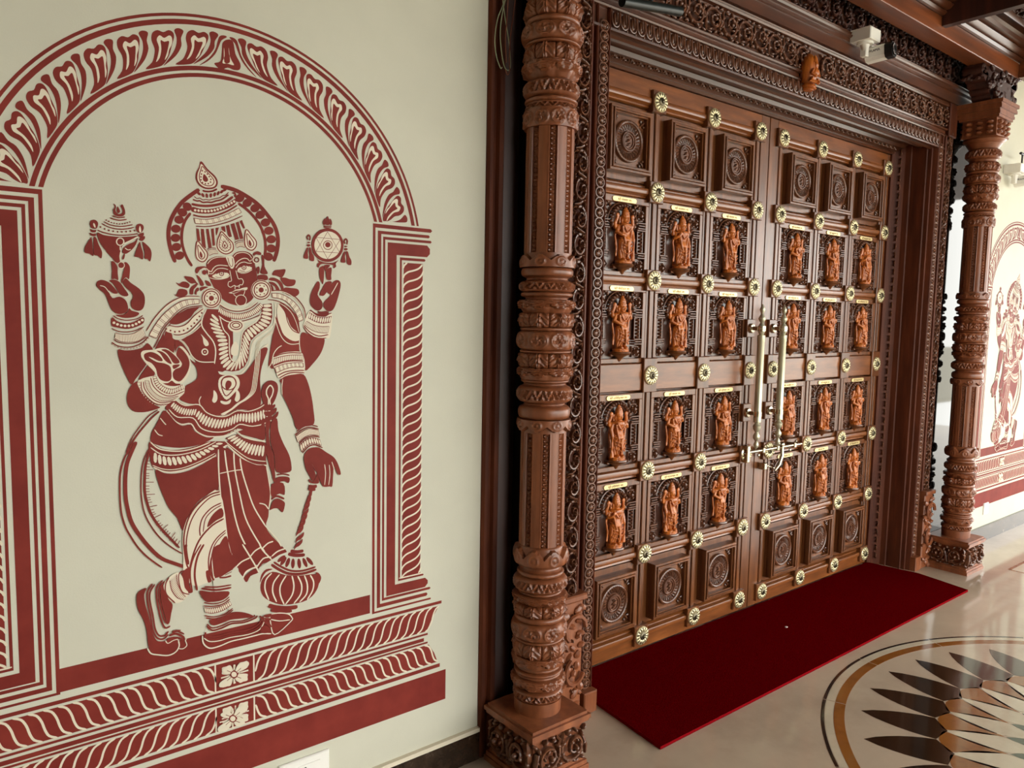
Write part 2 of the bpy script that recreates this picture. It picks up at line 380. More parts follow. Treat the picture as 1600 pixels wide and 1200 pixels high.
# ---- ceiling timbers
o = obj('beam', bx(.8, 5.27, 1.76, 1.86, 2.96, 3.05, c=.003), M_beam, CEIL); o['label'] = 'long beam in front of the door header'
def _(b):
    b.exx([(1.76, 3.05), (1.745, 3.052), (1.735, 3.062), (1.742, 3.07), (1.72, 3.074), (1.705, 3.088), (1.715, 3.1), (1.69, 3.105), (1.68, 3.12), (1.66, 3.125), (1.66, 3.16), (1.76, 3.16)], .8, 5.27)
obj('cove_moulding', one(_), M_head, CEIL)
for x in (.9, 2.5, 4.13, 5.20):
    w = .045 if x < 5 else .1
    obj('cross_beam', bx(x, x + w, -3.2, 1.757, 3.0 if x < 5 else 2.965, 3.16), M_dark if x < 5 else M_beam, CEIL)
for x in (1.1, 2.62, 2.62 + .75, 4.3):
    for j, y0 in enumerate((1.62, 1.3)):
        b = MB(); b.exx([(y0, 3.125), (y0 - .012, 3.112), (y0 - .024, 3.125), (y0 - .03, 3.15), (y0 + .01, 3.15)], x, x + (.72 if x > 2 else 1.2)); obj('panel_moulding', b, M_head, CEIL)
for k in range(40):
    i, j = k % 10, k // 10
    link('ceiling_carving', ME_scrolld, CEIL, (4.34 + i * .1, 1.55 - j * .1, 3.155), (pi / 2, 0, 0), (1, 1.6, 1 if k % 2 else -1))
b = MB()
for k in range(12): b.ell((5.12 + .035 * (k % 4), 1.87 + .02 * (k // 4), 2.93 - .03 * (k // 4)), (.028, .03, .022), 7, 5)
obj('beam_end_carving', b, M_carve, CEIL)

# ================================================================== doors
GX = [.10, .467, .837, 1.20]                     # grid lines from the seam
GZ = [.08, .457, .833, 1.255, 1.665, 2.037, 2.412]
ZT = [1.975, 1.61, 1.15, .77]
def rosette_mesh():
    b = MB(); b.k = 0
    b.lathe([(.042, 0), (.042, .005), (.039, .008), (.030, .008), (.016, .0095), (0, .0095)], 24, ax='y')
    for k in range(14):
        a = k * pi / 7; b.ell((.028 * cos(a), -.009, .028 * sin(a)), (.0115, .0035, .0048), 6, 4, a)
    b.k = 1
    b.lathe([(.0175, .009), (.0175, .012), (.013, .015), (.009, .0155), (.006, .021), (0, .023)], 16, ax='y')
    for k in range(14):
        a = k * pi / 7 + pi / 14; b.ell((.028 * cos(a), -.0088, .028 * sin(a)), (.0120, .0024, .0021), 5, 3, a); b.ell((.0365 * cos(a), -.0085, .0365 * sin(a)), (.0030, .0018, .0030), 5, 3, a)
    return b.mesh('rosette', [M_brass, M_brassd])
ME_ros = rosette_mesh()
def medallion_mesh():
    b = MB()
    b.lathe([(.086, -.004), (.086, .006), (.083, .012), (.078, .014), (.073, .011), (.071, .005), (.068, .003), (.044, .002), (.042, .008), (.040, .012), (.036, .012), (.034, .006), (.032, .005), (.030, .009), (.027, .009), (.025, .004), (0, .004)], 40, ax='y')
    for k in range(28):
        a = k * 2 * pi / 28; b.tube([(.047 * cos(a), -.005, .047 * sin(a)), (.058 * cos(a + .06), -.009, .058 * sin(a + .06)), (.069 * cos(a + .1), -.006, .069 * sin(a + .1))], [.0022, .0036, .0026], 4)
    for k in range(5):
        b.ell((0 + (.004 if k % 2 else -.004), -.008, -.017 + k * .0085), (.012 - abs(k - 2) * .002, .005, .003), 6, 4, .4)
    for k in range(40):
        a = k * pi / 20; b.ell((.0785 * cos(a), -.013, .0785 * sin(a)), (.003, .003, .0022), 4, 3, a)
    for sx in (-1, 1):
        for sz in (-1, 1):
            b.ell((.083 * sx, -.004, .083 * sz), (.016, .008, .006), 6, 4, sx * sz * .8); b.ell((.090 * sx, -.004, .070 * sz), (.009, .006, .005), 5, 4, .3); b.ell((.070 * sx, -.004, .090 * sz), (.005, .006, .009), 5, 4, .3)
    return b.mesh('medallion', M_carve, ang=40)
ME_med = medallion_mesh()
def arch_mesh():
    b = MB(); n = 13
    b.tube([(.062 * cos(a), -.006, .058 * sin(a)) for a in [i * pi / 12 for i in range(13)]], .004, 5)
    b.tube([(.088 * cos(a), -.005, .080 * sin(a)) for a in [i * pi / 12 for i in range(13)]], .0035, 5)
    for i in range(15):
        a = .08 + i * (pi - .16) / 14; b.ell((.075 * cos(a), -.010, .069 * sin(a)), (.011, .009, .0062), 6, 4, a + .5)
    for s in (-1, 1):
        for i in range(3): b.ell((s * (.075 + .012 * i), -.005, .07 - .0 * i + (.008 if i == 1 else 0)), (.010, .006, .008), 6, 4, s)
    for s in (-1, 1): b.ell((s * .066, -.008, -.008), (.009, .009, .012), 6, 4)
    return b.mesh('arch', M_carve, ang=60)
ME_arch = arch_mesh()
def niche_column_mesh():
    b = MB()
    for z in (-.042, -.252):      # diamond blocks
        b.box(-.024, .024, -.004, .004, z - .024, z + .024, c=.002)
        for i in range(4):
            a = i * pi / 2; p = (.019 * cos(a), .019 * sin(a)); q = (.019 * cos(a + pi / 2), .019 * sin(a + pi / 2)); b.tube([(p[0], -.007, z + p[1]), (q[0], -.007, z + q[1])], .0034, 4)
        b.ell((0, -.007, z), (.009, .007, .009), 6, 4)
        for i in range(4):
            a = i * pi / 2 + pi / 4; b.ell((.019 * cos(a), -.006, z + .019 * sin(a)), (.005, .004, .004), 5, 3)
    for z, w in ((-.073, .026), (-.084, .020), (-.095, .024), (-.104, .028), (-.199, .026), (-.209, .020), (-.219, .024)):
        b.box(-w, w, -.012, .004, z - .0035, z + .0035, c=.002)
    b.box(-.018, .018, -.003, .004, -.20, -.10)
    b.box(-.018, -.014, -.007, .004, -.196, -.108); b.box(.014, .018, -.007, .004, -.196, -.108)
    for i in range(6): b.ell((0, -.006, -.116 - i * .0148), (.0085, .007, .0062), 6, 4)
    return b.mesh('niche_column', M_carve, ang=40)
ME_ncol = niche_column_mesh()
def console_mesh():
    b = MB()
    b.lathe([(.048, .012), (.050, .006), (.046, 0), (.034, -.004), (.020, -.012), (.012, -.018), (.010, -.024), (.004, -.030), (0, -.034)], 18, disp=None)
    b.box(-.05, .05, .0, .036, -.008, .003, c=.002)
    return b.mesh('console', M_door, ang=40)
ME_cons = console_mesh()
def statue_mesh(var):
    """carved standing figure 0.235 high, one continuous surface"""
    rnd = random.Random(11 + var); b = MB(); sw = (.0035, -.003, .002, -.002)[var % 4]
    b.lathe([(.03, 0), (.034, .004), (.030, .010), (.033, .016), (.028, .02)], 16)
    for s in (-1, 1):
        b.ell((s * .012, -.014, .024), (.008, .015, .006)); b.tube([(s * .012, 0, .022), (s * .0125, 0, .06), (s * .011 + sw, 0, .105)], [.0105, .0135, .017], 10)
    b.lathe([(.020, .03), (.0245, .05), (.026, .08), (.027, .105), (.022, .118), (.0195, .128), (.023, .145), (.029, .160), (.026, .170), (.010, .176), (.0085, .186)], 16, c=(sw, .002, 0))
    b.ell((sw, -.003, .104), (.031, .022, .008), 12, 6); b.ell((sw, -.002, .113), (.028, .020, .004), 12, 6)
    hx = sw * 1.3
    b.ell((hx, -.004, .189), (.0145, .015, .0175), 12, 8); b.ell((hx, -.0195, .187), (.003, .004, .005), 6, 4)
    for s in (-1, 1): b.ell((hx + s * .015, 0, .186), (.005, .005, .010), 6, 5); b.ell((hx + s * .006, -.0165, .192), (.0035, .0025, .002), 6, 4)
    b.ell((hx, -.017, .180), (.005, .003, .0018), 6, 4)
    b.lathe([(.0165, .198), (.0175, .203), (.0155, .207), (.016, .211), (.014, .214), (.0145, .219), (.012, .222), (.0115, .227), (.008, .230), (.007, .235), (.003, .240), (0, .243)], 12, c=(hx, 0, 0))
    for s in (-1, 1):
        up = .196 + .004 * rnd.random()
        b.tube([(s * .026, .002, .163), (s * .040, .006, .155), (s * .043, .002, .172), (s * .037, -.003, up - .004)], [.0095, .0085, .0075, .006], 8)
        b.ell((s * .037, -.004, up + .004), (.0085, .006, .011), 8, 6)
        k = (var + (s > 0)) % 3
        if k == 0: p = [(s * .026, 0, .160), (s * .036, -.006, .138), (s * .028, -.020, .146), (s * .024, -.024, .158)]
        elif k == 1: p = [(s * .026, 0, .160), (s * .037, -.004, .135), (s * .036, -.012, .112), (s * .037, -.014, .104)]
        else: p = [(s * .026, 0, .160), (s * .038, -.004, .136), (s * .022, -.018, .124), (s * .014, -.022, .122)]
        b.tube(p, [.010, .0085, .007, .0058], 8); b.ell(p[-1], (.0058, .005, .008), 6, 5)
        if k == 1:
            b.tube([(s * .038, -.014, .102), (s * .037, -.012, .05), (s * .036, -.010, .02)], [.0035, .0055, .010], 8)
        b.tube([(s * .0315, .006, .16), (s * .040, .004, .12), (s * .034, .002, .075), (s * .038, 0, .035)], [.004, .004, .005, .0035], 6)
    b.tube([(s_ * .024, -.018 - .004 * sin(t * pi), .16 - .085 * sin(t * pi)) for t, s_ in [(i / 12, 1 - 2 * i / 12) for i in range(13)]], .0038, 6)
    b.tube([(s_ * .02, -.024, .165 - .028 * sin(t * pi)) for t, s_ in [(i / 8, 1 - 2 * i / 8) for i in range(9)]], .0028, 6)
    for q in (.06, .078, .092): b.tube([(s_ * .028, -.018 - .008 * sin(t * pi), q - .014 * sin(t * pi)) for t, s_ in [(i / 8, 1 - 2 * i / 8) for i in range(9)]], .0022, 5)
    b.tube([(0, -.027, .098), (.002, -.029, .06), (0, -.026, .03)], [.005, .004, .006], 6)
    # slender rear stay that carries the figure to the niche board
    b.box(-.020, .020, .004, .034, .0, .2)
    me = b.mesh('raw', M_idol); o = bpy.data.objects.new('raw', me); COL.objects.link(o)
    md = o.modifiers.new('r', 'REMESH'); md.mode = 'VOXEL'; md.voxel_size = .0021
    dg = bpy.context.evaluated_depsgraph_get(); me2 = bpy.data.meshes.new_from_object(o.evaluated_get(dg)); bpy.data.objects.remove(o)
    for v in me2.vertices:
        x, y, z = v.co
        if y < .002:
            d = .0009 * sin(x * 900 + 4 * sin(z * 60)) * (1 if .03 < z < .10 else .3) + .0007 * sin(z * 1300 + x * 500)
            v.co.y -= d
    me2.name = 'statue'; me2.polygons.foreach_set('use_smooth', [True] * len(me2.polygons)); me2.materials.clear(); me2.materials.append(M_idol); return me2
ME_st = [statue_mesh(i) for i in range(4)]
def plate_mesh():
    b = MB(); pts = []
    for sx, a0 in ((1, -pi / 2), (-1, pi / 2)):
        for i in range(7):
            a = a0 + i * pi / 6; pts.append((sx * .062 + .0095 * cos(a), .0095 * sin(a)))
    n = len(pts); b.add([(x, 0, z) for x, z in pts] + [(x, -.003, z) for x, z in pts], [(i, (i + 1) % n, (i + 1) % n + n, i + n) for i in range(n)] + [tuple(range(n)), tuple(range(n, 2 * n))])
    return b.mesh('name_plate', M_plate)
ME_plate = plate_mesh()
NAMES = [['केशवाय', 'नारायणाय', 'माधवाय', 'गोविन्दाय', 'विष्णवे', 'मधुसूदनाय', 'त्रिविक्रमाय', 'वामनाय', 'श्रीधराय', 'हृषीकेशाय', 'पद्मनाभाय', 'दामोदराय'],
         ['संकर्षणाय', 'वासुदेवाय', 'प्रद्युम्नाय', 'अनिरुद्धाय', 'पुरुषोत्तमाय', 'अधोक्षजाय', 'नारसिंहाय', 'अच्युताय', 'जनार्दनाय', 'उपेन्द्राय', 'हरये', 'श्रीकृष्णाय']]
def text_mesh(txt, size, mat, maxw=None, depth=.0004):
    c = bpy.data.curves.new('t', 'FONT'); c.body = txt; c.size = size; c.extrude = depth; c.align_x = 'CENTER'; c.align_y = 'CENTER'; c.resolution_u = 3
    o = bpy.data.objects.new('t', c); COL.objects.link(o); dg = bpy.context.evaluated_depsgraph_get()
    me = bpy.data.meshes.new_from_object(o.evaluated_get(dg)); bpy.data.objects.remove(o)
    xs = [v.co.x for v in me.vertices] or [0]
    w = max(xs) - min(xs); k = min(1, maxw / w) if maxw and w > 0 else 1
    for v in me.vertices: v.co = (v.co.x * k, -v.co.z, v.co.y)
    me.materials.clear(); me.materials.append(mat); me.name = 'lettering'; return me
# shared rail/stile pieces
def hrail(w, z0, z1, kind):
    b = MB()
    if kind == 'mid':
        b.exx([(.035, z0), (.006, z0), (0, z0 + .004), (0, z1 - .004), (.006, z1), (.035, z1)], -w, w)
    else:
        zm = (z0 + z1) / 2; h = (z1 - z0) / 2
        b.exx([(.035, -h), (.014, -h), (.008, -h + .004), (.010, -h + .010), (.002, -h + .014), (-.006, -h * .35), (-.009, 0), (-.006, h * .35), (.002, h - .016), (.012, h - .014), (.012, h - .008), (.006, h - .005), (.014, h), (.035, h)], -w, w)
    return b
def build_leaf(s, idx):
    """s=-1 left leaf, +1 right leaf"""
    D = obj('door_%d' % idx, bx(min(0, s * 1.25), max(0, s * 1.25), .034, .06, .012, 2.498), M_door, None, (CX, DY, 0))
    tag(D, ('left' if s < 0 else 'right') + ' leaf of the carved teak double door with deity panels', kind='structure')
    # meeting stile, outer stile, top and bottom rails
    a = (.003, .072); obj('meeting_stile', bx(min(s * a[0], s * a[1]), max(s * a[0], s * a[1]), .0, .034, .012, 2.498, c=.002), M_door, D)
    obj('outer_stile', bx(min(s * 1.225, s * 1.25), max(s * 1.225, s * 1.25), .0, .034, .012, 2.498, c=.002), M_door, D)
    obj('top_rail', bx(min(s * .072, s * 1.225), max(s * .072, s * 1.225), .0, .034, 2.425, 2.498, c=.002), M_rail, D)
    obj('bottom_rail', bx(min(s * .072, s * 1.225), max(s * .072, s * 1.225), .0, .034, .012, .068, c=.002), M_rail, D)
    # muntins
    for g in GX:
        b = MB()
        for (q0, q1, y) in ((-.026, -.010, .004), (-.008, .008, -.002), (.010, .026, .004)): b.box(s * g + q0, s * g + q1, y, .034, .07, 2.43, c=.003)
        obj('muntin', b, M_door, D)
    # rails per bay
    for j, z in enumerate(GZ):
        for i in range(3):
            xc = s * (GX[i] + GX[i + 1]) / 2; w = (GX[i + 1] - GX[i]) / 2 - .026
            if j == 3: bb = hrail(w + .02, 1.188, 1.308, 'mid'); q = obj('mid_rail', bb, M_rail, D, (xc, -.004, 0))
            else: bb = hrail(w, z - .030, z + .030, 'r'); q = obj('rail', bb, M_rail, D, (xc, 0, z))
        for g in GX:
            hz = .045 if j != 3 else .075
            obj('boss_block', bx(s * g - .044, s * g + .044, -.016, .034, z - hz, z + hz, c=.003), M_door, D)
            link('rosette', ME_ros, D, (s * g, -.016, z))
    # square medallion panels
    for zt, zb in ((2.375, 2.072), (.420, .115)):
        for i in range(3):
            xc = s * (GX[i] + GX[i + 1]) / 2; zc = (zt + zb) / 2; hw, hh = .155, (zt - zb) / 2
            b = MB(); hw = .122; hh = .128
            b.box(-hw, hw, -.004, .034, -hh, hh)
            for (o0, o1, y0) in ((0, .012, -.030), (.012, .021, -.036), (.021, .027, -.026)):
                for (x0, x1, z0, z1) in ((-hw + o0, hw - o0, hh - o1, hh - o0), (-hw + o0, hw - o0, -hh + o0, -hh + o1), (-hw + o0, -hw + o1, -hh + o1, hh - o1), (hw - o1, hw - o0, -hh + o1, hh - o1)):
                    b.box(x0, x1, y0, .0, z0, z1, c=.002)
            p = obj('medallion_panel', b, M_door, D, (xc, 0, zc))
            obj('backing_board', bx(-.157, .157, .018, .034, -(zt - zb) / 2, (zt - zb) / 2), M_door, p)
            link('medallion', ME_med, p, (0, -.005, 0))
    # figure panels
    for r, zt in enumerate(ZT):
        for i in range(3):
            col = (2 - i) if s < 0 else i
            xc = s * (GX[i] + GX[i + 1]) / 2; n = r * 3 + col
            b = MB(); hw = .155
            for (x0, x1, z0, z1) in ((-hw, hw, .002, .030), (-hw, hw, -.300, -.280), (-hw, -hw + .020, -.28, .002), (hw - .020, hw, -.28, .002)): b.box(x0, x1, .002, .034, z0, z1, c=.002)
            p = obj('niche_panel', b, M_door, D, (xc, 0, zt)); obj('field_board', bx(-hw, hw, .022, .034, -.300, .016), M_niche, p)
            link('arch', ME_arch, p, (0, .020, -.082), (0, 0, 0), (1, 1.5, 1.05)); link('niche_column', ME_ncol, p, (-.110, .020, 0), (0, 0, 0), (1, 1.8, 1)); link('niche_column', ME_ncol, p, (.110, .020, 0), (0, 0, 0), (1, 1.8, 1))
            link('console', ME_cons, p, (0, .004, -.262)); st = link('deity_figure', ME_st[(n * 7 + idx) % 4], p, (0, -.002, -.256), (0, 0, 0), (-1.22 if (n + idx) % 2 else 1.22, 1.05, 1.0))
            st['label'] = 'orange carved standing deity figure'
            if not (s > 0 and col == 2 and r in (0, 1)) or True:
                pl = link('name_plate', ME_plate, p, (0, .001, .014))
                link('lettering', text_mesh('श्री ' + NAMES[idx - 1][n] + ' नमः', .0135, M_ink, .115), pl, (0, -.0032, -.001)) if False else None
                t = text_mesh('श्री ' + NAMES[idx - 1][n] + ' नमः', .0135, M_ink, .115); t.transform(Matrix.Translation((0, -.0032, -.001)))
                q = MB(); q.v = [tuple(v.co) for v in ME_plate.vertices]; q.f = [tuple(f.vertices) for f in ME_plate.polygons]; q.mi = [0] * len(q.f)
                q.add([tuple(v.co) for v in t.vertices], [tuple(f.vertices) for f in t.polygons], 1)
                pl.data = q.mesh('name_plate', [M_plate, M_ink], smooth=False, fix=False)
    # pull handle
    hx = s * .085 if s > 0 else s * .105
    b = MB(); L = [(0, -.06), (.004, -.056), (.011, -.045), (.013, -.035), (.008, -.022), (.006, -.018), (.010, -.012), (.016, -.002), (.017, .010), (.010, .022), (.008, .028), (.014, .036), (.019, .048), (.020, .058), (.013, .068), (.011, .073), (.019, .078), (.019, .105), (.0178, .108), (.0178, .472), (.019, .475), (.019, .505), (.011, .510), (.014, .515), (.021, .535), (.020, .545), (.011, .560), (.008, .566), (.013, .574), (.017, .584), (.016, .592), (.009, .604), (.006, .612), (.011, .622), (.013, .632), (.008, .644), (0, .660)]
    b.lathe([(r, z) for r, z in L], 16)
    hnd = obj('pull_handle', b, M_bronze, D, (hx, -.075, .925))
    for z in (1.043 - .925, 1.463 - .925):
        o = obj('bracket', one(lambda b: (b.lathe([(.024, -.0), (.024, .006), (.020, .012), (.010, .014), (.009, .05)], 20, c=(0, .059, z), ax='y'), b.lathe([(.0205, z - .012), (.0205, z + .012)], 16))), M_chrome, hnd)
        obj('bracket_block', bx(-.032, .032, .059, .0745, z - .045, z + .045, c=.003), M_door, hnd)
    return D
D1 = build_leaf(-1, 1); D2 = build_leaf(1, 2)
# sliding bolt across both leaves
def _(b):
    b.lathe([(.0085, -.17), (.0085, .33)], 12, c=(.0, 0, 0), ax='x')
bolt = obj('bolt', one(_), M_chrome, D2, (.045, -.035, .845))
for x in (-.03, .10, .26):
    b = MB(); b.box(x - .010, x + .010, -.012, .035, -.014, .014, c=.003); b.ell((x, -.012, .022), (.007, .007, .007)); b.ell((x, .02, -.03), (.010, .006, .010)); obj('guide', b, M_chrome, bolt)
b = MB(); b.tube([(.13, -.012, .012), (.115, -.022, -.04), (.095, -.022, -.085), (.07, -.014, -.115)], [.008, .011, .009, .006], 8); b.ell((.13, -.012, .016), (.018, .012, .015)); obj('hasp', b, M_chrome, bolt)
b = MB()
for k in range(6): b.ell((.008 + .014 * k, 0, -.085 - .004 * k), (.0075, .005, .005), 6, 4)
b.box(-.012, .012, -.006, .03, -.105, -.07, c=.003); obj('chain', b, M_chrome, bolt)
keep = obj('bolt_keeper', one(lambda b: (b.lathe([(.026, 0), (.026, .006), (.018, .010), (.010, .026), (0, .03)], 16, ax='y'), b.ell((0, -.008, .034), (.010, .010, .010)), b.ell((0, -.006, -.034), (.010, .008, .010)), b.box(-.012, .012, -.03, 0, -.045, .04, c=.003))), M_chrome, D1, (-.138 + .02, -.016, .84))
# crest figure on the header
b = MB(); b.lathe([(.0, -.08), (.022, -.078), (.034, -.06), (.030, -.05), (.040, -.035), (.040, .02), (.034, .05), (.022, .072), (.0, .09)], 20, disp=lambda a, t: .003 * sin(a * 9 + t * 20) + .003 * sin(t * 60))
b.ell((0, -.034, .028), (.013, .014, .016)); b.lathe([(.014, .04), (.010, .06), (0, .075)], 10, c=(0, -.03, 0)); b.ell((0, -.036, -.005), (.020, .014, .022))
for s in (-1, 1): b.tube([(s * .018, -.036, .008), (s * .030, -.036, -.012), (s * .012, -.050, -.022)], .006, 6); b.tube([(s * .02, -.034, -.03), (s * .034, -.034, -.045), (s * .008, -.046, -.05)], .008, 6)
for z in (-.062, -.072): b.lathe([(.03, z - .003), (.034, z), (.03, z + .003)], 16, c=(0, -.006, 0))
o = obj('crest_figure', b, M_idol, hdr, (-.085, -.015, 2.635)); o['label'] = 'small orange seated figure on the door header'

# ================================================================== pillars
def D_med(N, h):
    def f(a, t):
        u = (a / (2 * pi) * N) % 1 * 2 - 1; v = t * 2 - 1; v *= 1.05; d = hypot(u * 1.02, v)
        r = .0034 * math.exp(-((d - .82) / .09) ** 2) + .0028 * math.exp(-((d - .62) / .07) ** 2)
        if d < .55: r += .0018 * cos(5 * atan2(v, u) + 9 * d)
        if d < .12: r += .002
        return r
    return f
def D_leaf(N, h):
    def f(a, t):
        u = (a / (2 * pi) * N) % 1; w = abs(u * 2 - 1)
        e = .0042 * math.exp(-((w - .1) / .08) ** 2) - .005 * math.exp(-((w - 1) / .07) ** 2)
        e += .0022 * sin(14 * (t + w * .9)) * (1 - w); return e + .001 * sin(t * 31 + w * 17)
    return f
def D_zig(N, h):
    def f(a, t):
        if t < .22 or t > .78: return .001
        u = (a / (2 * pi) * N) % 1; w = abs(u * 2 - 1); return .0034 * sin(2 * pi * (w * 1.0 + (t - .22) / .56 * 1.0)) - .0008
    return f
def D_fr(N, h):
    def f(a, t):
        u = (a / (2 * pi) * N) % 1; w = abs(u * 2 - 1); edge = .35 + .35 * (1 - w * w)
        return (.006 if t > 1 - edge else 0) + .0016 * sin(40 * t + 6 * w) * (t > 1 - edge) + .003 * (1 - w * w) * (t < .4)
    return f
def D_lot(N, h):
    def f(a, t):
        u = (a / (2 * pi) * N) % 1; w = abs(u * 2 - 1); lim = .12 + .38 * abs(w) ** 1.4
        d = .005 if t > lim else -.004
        q = hypot(w, (t - .62) * 1.6); return d + .0025 * math.exp(-((q - .42) / .09) ** 2) + (.002 if q < .18 else 0)
    return f
def D_lotdown(N, h):
    g = D_lot(N, h); return lambda a, t: g(a, 1 - t)
def D_shaft(N, h, beads):
    def f(a, t):
        u = (a / (2 * pi) * N) % 1; w = abs(u * 2 - 1)    # w=1 at the bead strip, 0 mid facet
        if w > .66:
            q = (t * beads) % 1 * 2 - 1; c = (1 - w) / .34; d = hypot(c * 1.1, q)
            return -.0052 + .0058 * math.exp(-((d - .62) / .2) ** 2) + .003 * math.exp(-(d / .25) ** 2)
        if w > .60: return -.002
        if w > .52: return .0012
        return .0008 * cos(w * pi)
    return f
def profile(z0, z1, r0, kind, n):
    out = []
    for i in range(n + 1):
        t = i / n; z = z0 + (z1 - z0) * t
        if kind == 'bulge': r = r0[0] + (r0[1] - r0[0]) * (1 - abs(2 * t - 1) ** 2.6) ** .6
        elif kind == 'torus': r = r0[0] + (r0[1] - r0[0]) * sqrt(max(0, 1 - (2 * t - 1) ** 2))
        elif kind == 'bell': r = r0[0] + (r0[1] - r0[0]) * sin(min(1, t * 1.3) * pi / 2) - (0 if t < .8 else (t - .8) * .04)
        elif kind == 'neck': r = r0[1] - (r0[1] - r0[0]) * sin(t * pi)
        else: r = r0[0] + (r0[1] - r0[0]) * t
        out.append((r, z))
    return out
# bands bottom -> top: (z0, z1, kind, (r0, r1), decoration)
BANDS = [(.200, .246, 'straight', (.086, .088), None), (.246, .280, 'torus', (.078, .090), 'zig'), (.280, .322, 'bell', (.070, .092), 'fr'), (.322, .334, 'torus', (.076, .084), None), (.334, .346, 'torus', (.078, .090), None), (.346, .360, 'torus', (.074, .082), None),
         (.360, .396, 'bell', (.084, .090), 'fr'), (.396, .444, 'bulge', (.082, .096), 'leaf'), (.444, .454, 'torus', (.082, .090), None), (.454, .512, 'bulge', (.084, .099), 'med'), (.512, .533, 'torus', (.080, .092), None), (.533, .570, 'bulge', (.080, .096), 'leaf'),
         (.570, .600, 'bell', (.074, .092), 'fr'), (.600, .612, 'torus', (.070, .080), None), (.612, .662, 'bulge', (.074, .097), 'zig'), (.662, .680, 'torus', (.074, .086), None), (.680, .700, 'neck', (.070, .078), None), (.700, .765, 'bulge', (.083, .092), 'lotd'),
         (.765, 1.132, 'shaft', (.080, .080), 'shaft'), (1.132, 1.175, 'straight', (.088, .088), 'lot'), (1.175, 1.218, 'bulge', (.080, .094), None), (1.218, 1.228, 'neck', (.072, .078), None), (1.228, 1.282, 'bulge', (.076, .098), 'zig'), (1.282, 1.292, 'neck', (.074, .08), None), (1.292, 1.302, 'torus', (.078, .086), None),
         (1.302, 1.340, 'bell', (.084, .092), 'fr'), (1.340, 1.386, 'bulge', (.082, .097), 'leaf'), (1.386, 1.395, 'torus', (.084, .092), None), (1.395, 1.456, 'bulge', (.086, .100), 'med'), (1.456, 1.467, 'torus', (.084, .092), None), (1.467, 1.512, 'bulge', (.084, .097), 'leaf'), (1.512, 1.552, 'bell', (.078, .094), 'fr'),
         (1.552, 1.562, 'neck', (.074, .08), None), (1.562, 1.577, 'torus', (.080, .092), None), (1.577, 1.612, 'bulge', (.078, .097), 'zig'), (1.612, 1.624, 'neck', (.072, .08), None), (1.624, 1.654, 'bulge', (.078, .092), None), (1.654, 1.698, 'straight', (.090, .088), 'lotd'),
         (1.698, 2.078, 'shaft', (.082, .082), 'shaft'), (2.078, 2.130, 'straight', (.092, .094), 'medb'), (2.130, 2.152, 'straight', (.088, .084), 'zig'), (2.152, 2.168, 'torus', (.078, .092), None), (2.168, 2.222, 'bulge', (.070, .096), 'zig'), (2.222, 2.272, 'bell', (.072, .095), 'fr'),
         (2.272, 2.322, 'bulge', (.082, .097), 'leaf'), (2.322, 2.332, 'torus', (.086, .096), None), (2.332, 2.384, 'bulge', (.088, .103), 'med'), (2.384, 2.404, 'torus', (.082, .094), None), (2.404, 2.450, 'bulge', (.084, .098), 'leaf'), (2.450, 2.470, 'neck', (.078, .086), None), (2.470, 2.530, 'bulge', (.076, .102), 'zig'), (2.530, 2.560, 'straight', (.084, .105), None)]
BM = []
for (z0, z1, kind, rr, dec) in BANDS:
    h = z1 - z0; b = MB(); b.dk = 1.4; n = 14 if dec else 8; seg = 128 if dec else 48
    d = {None: None, 'zig': D_zig(16, h), 'leaf': D_leaf(8, h), 'med': D_med(8, h), 'medb': D_med(10, h), 'fr': D_fr(8, h), 'lot': D_lot(8, h), 'lotd': D_lotdown(8, h)}.get(dec) if dec != 'shaft' else D_shaft(8, h, round(h / .0155))
    if dec == 'shaft': n = 200; seg = 144
    if dec in ('leaf', 'med', 'medb', 'lot', 'lotd'): n = 18; seg = 160
    b.lathe([(r * .9, q) for r, q in profile(0, h, rr, kind, n)], seg, disp=d)
    nm = {'zig': 'herringbone_ring', 'leaf': 'leaf_ring', 'med': 'medallion_ring', 'medb': 'medallion_band', 'fr': 'fringed_ring', 'lot': 'lotus_band', 'lotd': 'lotus_band', 'shaft': 'shaft', None: 'plain_ring'}[dec]
    BM.append((nm, b.mesh(nm, M_pill, ang=50, fix=False), z0))
def pedestal_mesh():
    b = MB()
    for (h, z0, z1) in ((.125, 0, .018), (.120, .018, .032), (.112, .032, .044), (.106, .044, .160), (.112, .160, .168), (.122, .168, .178), (.127, .178, .192), (.118, .192, .202)):
        b.box(-h, h, -h, h, z0, z1, c=0)
    return b.mesh('pedestal', M_pill, ang=30)
ME_ped = pedestal_mesh()
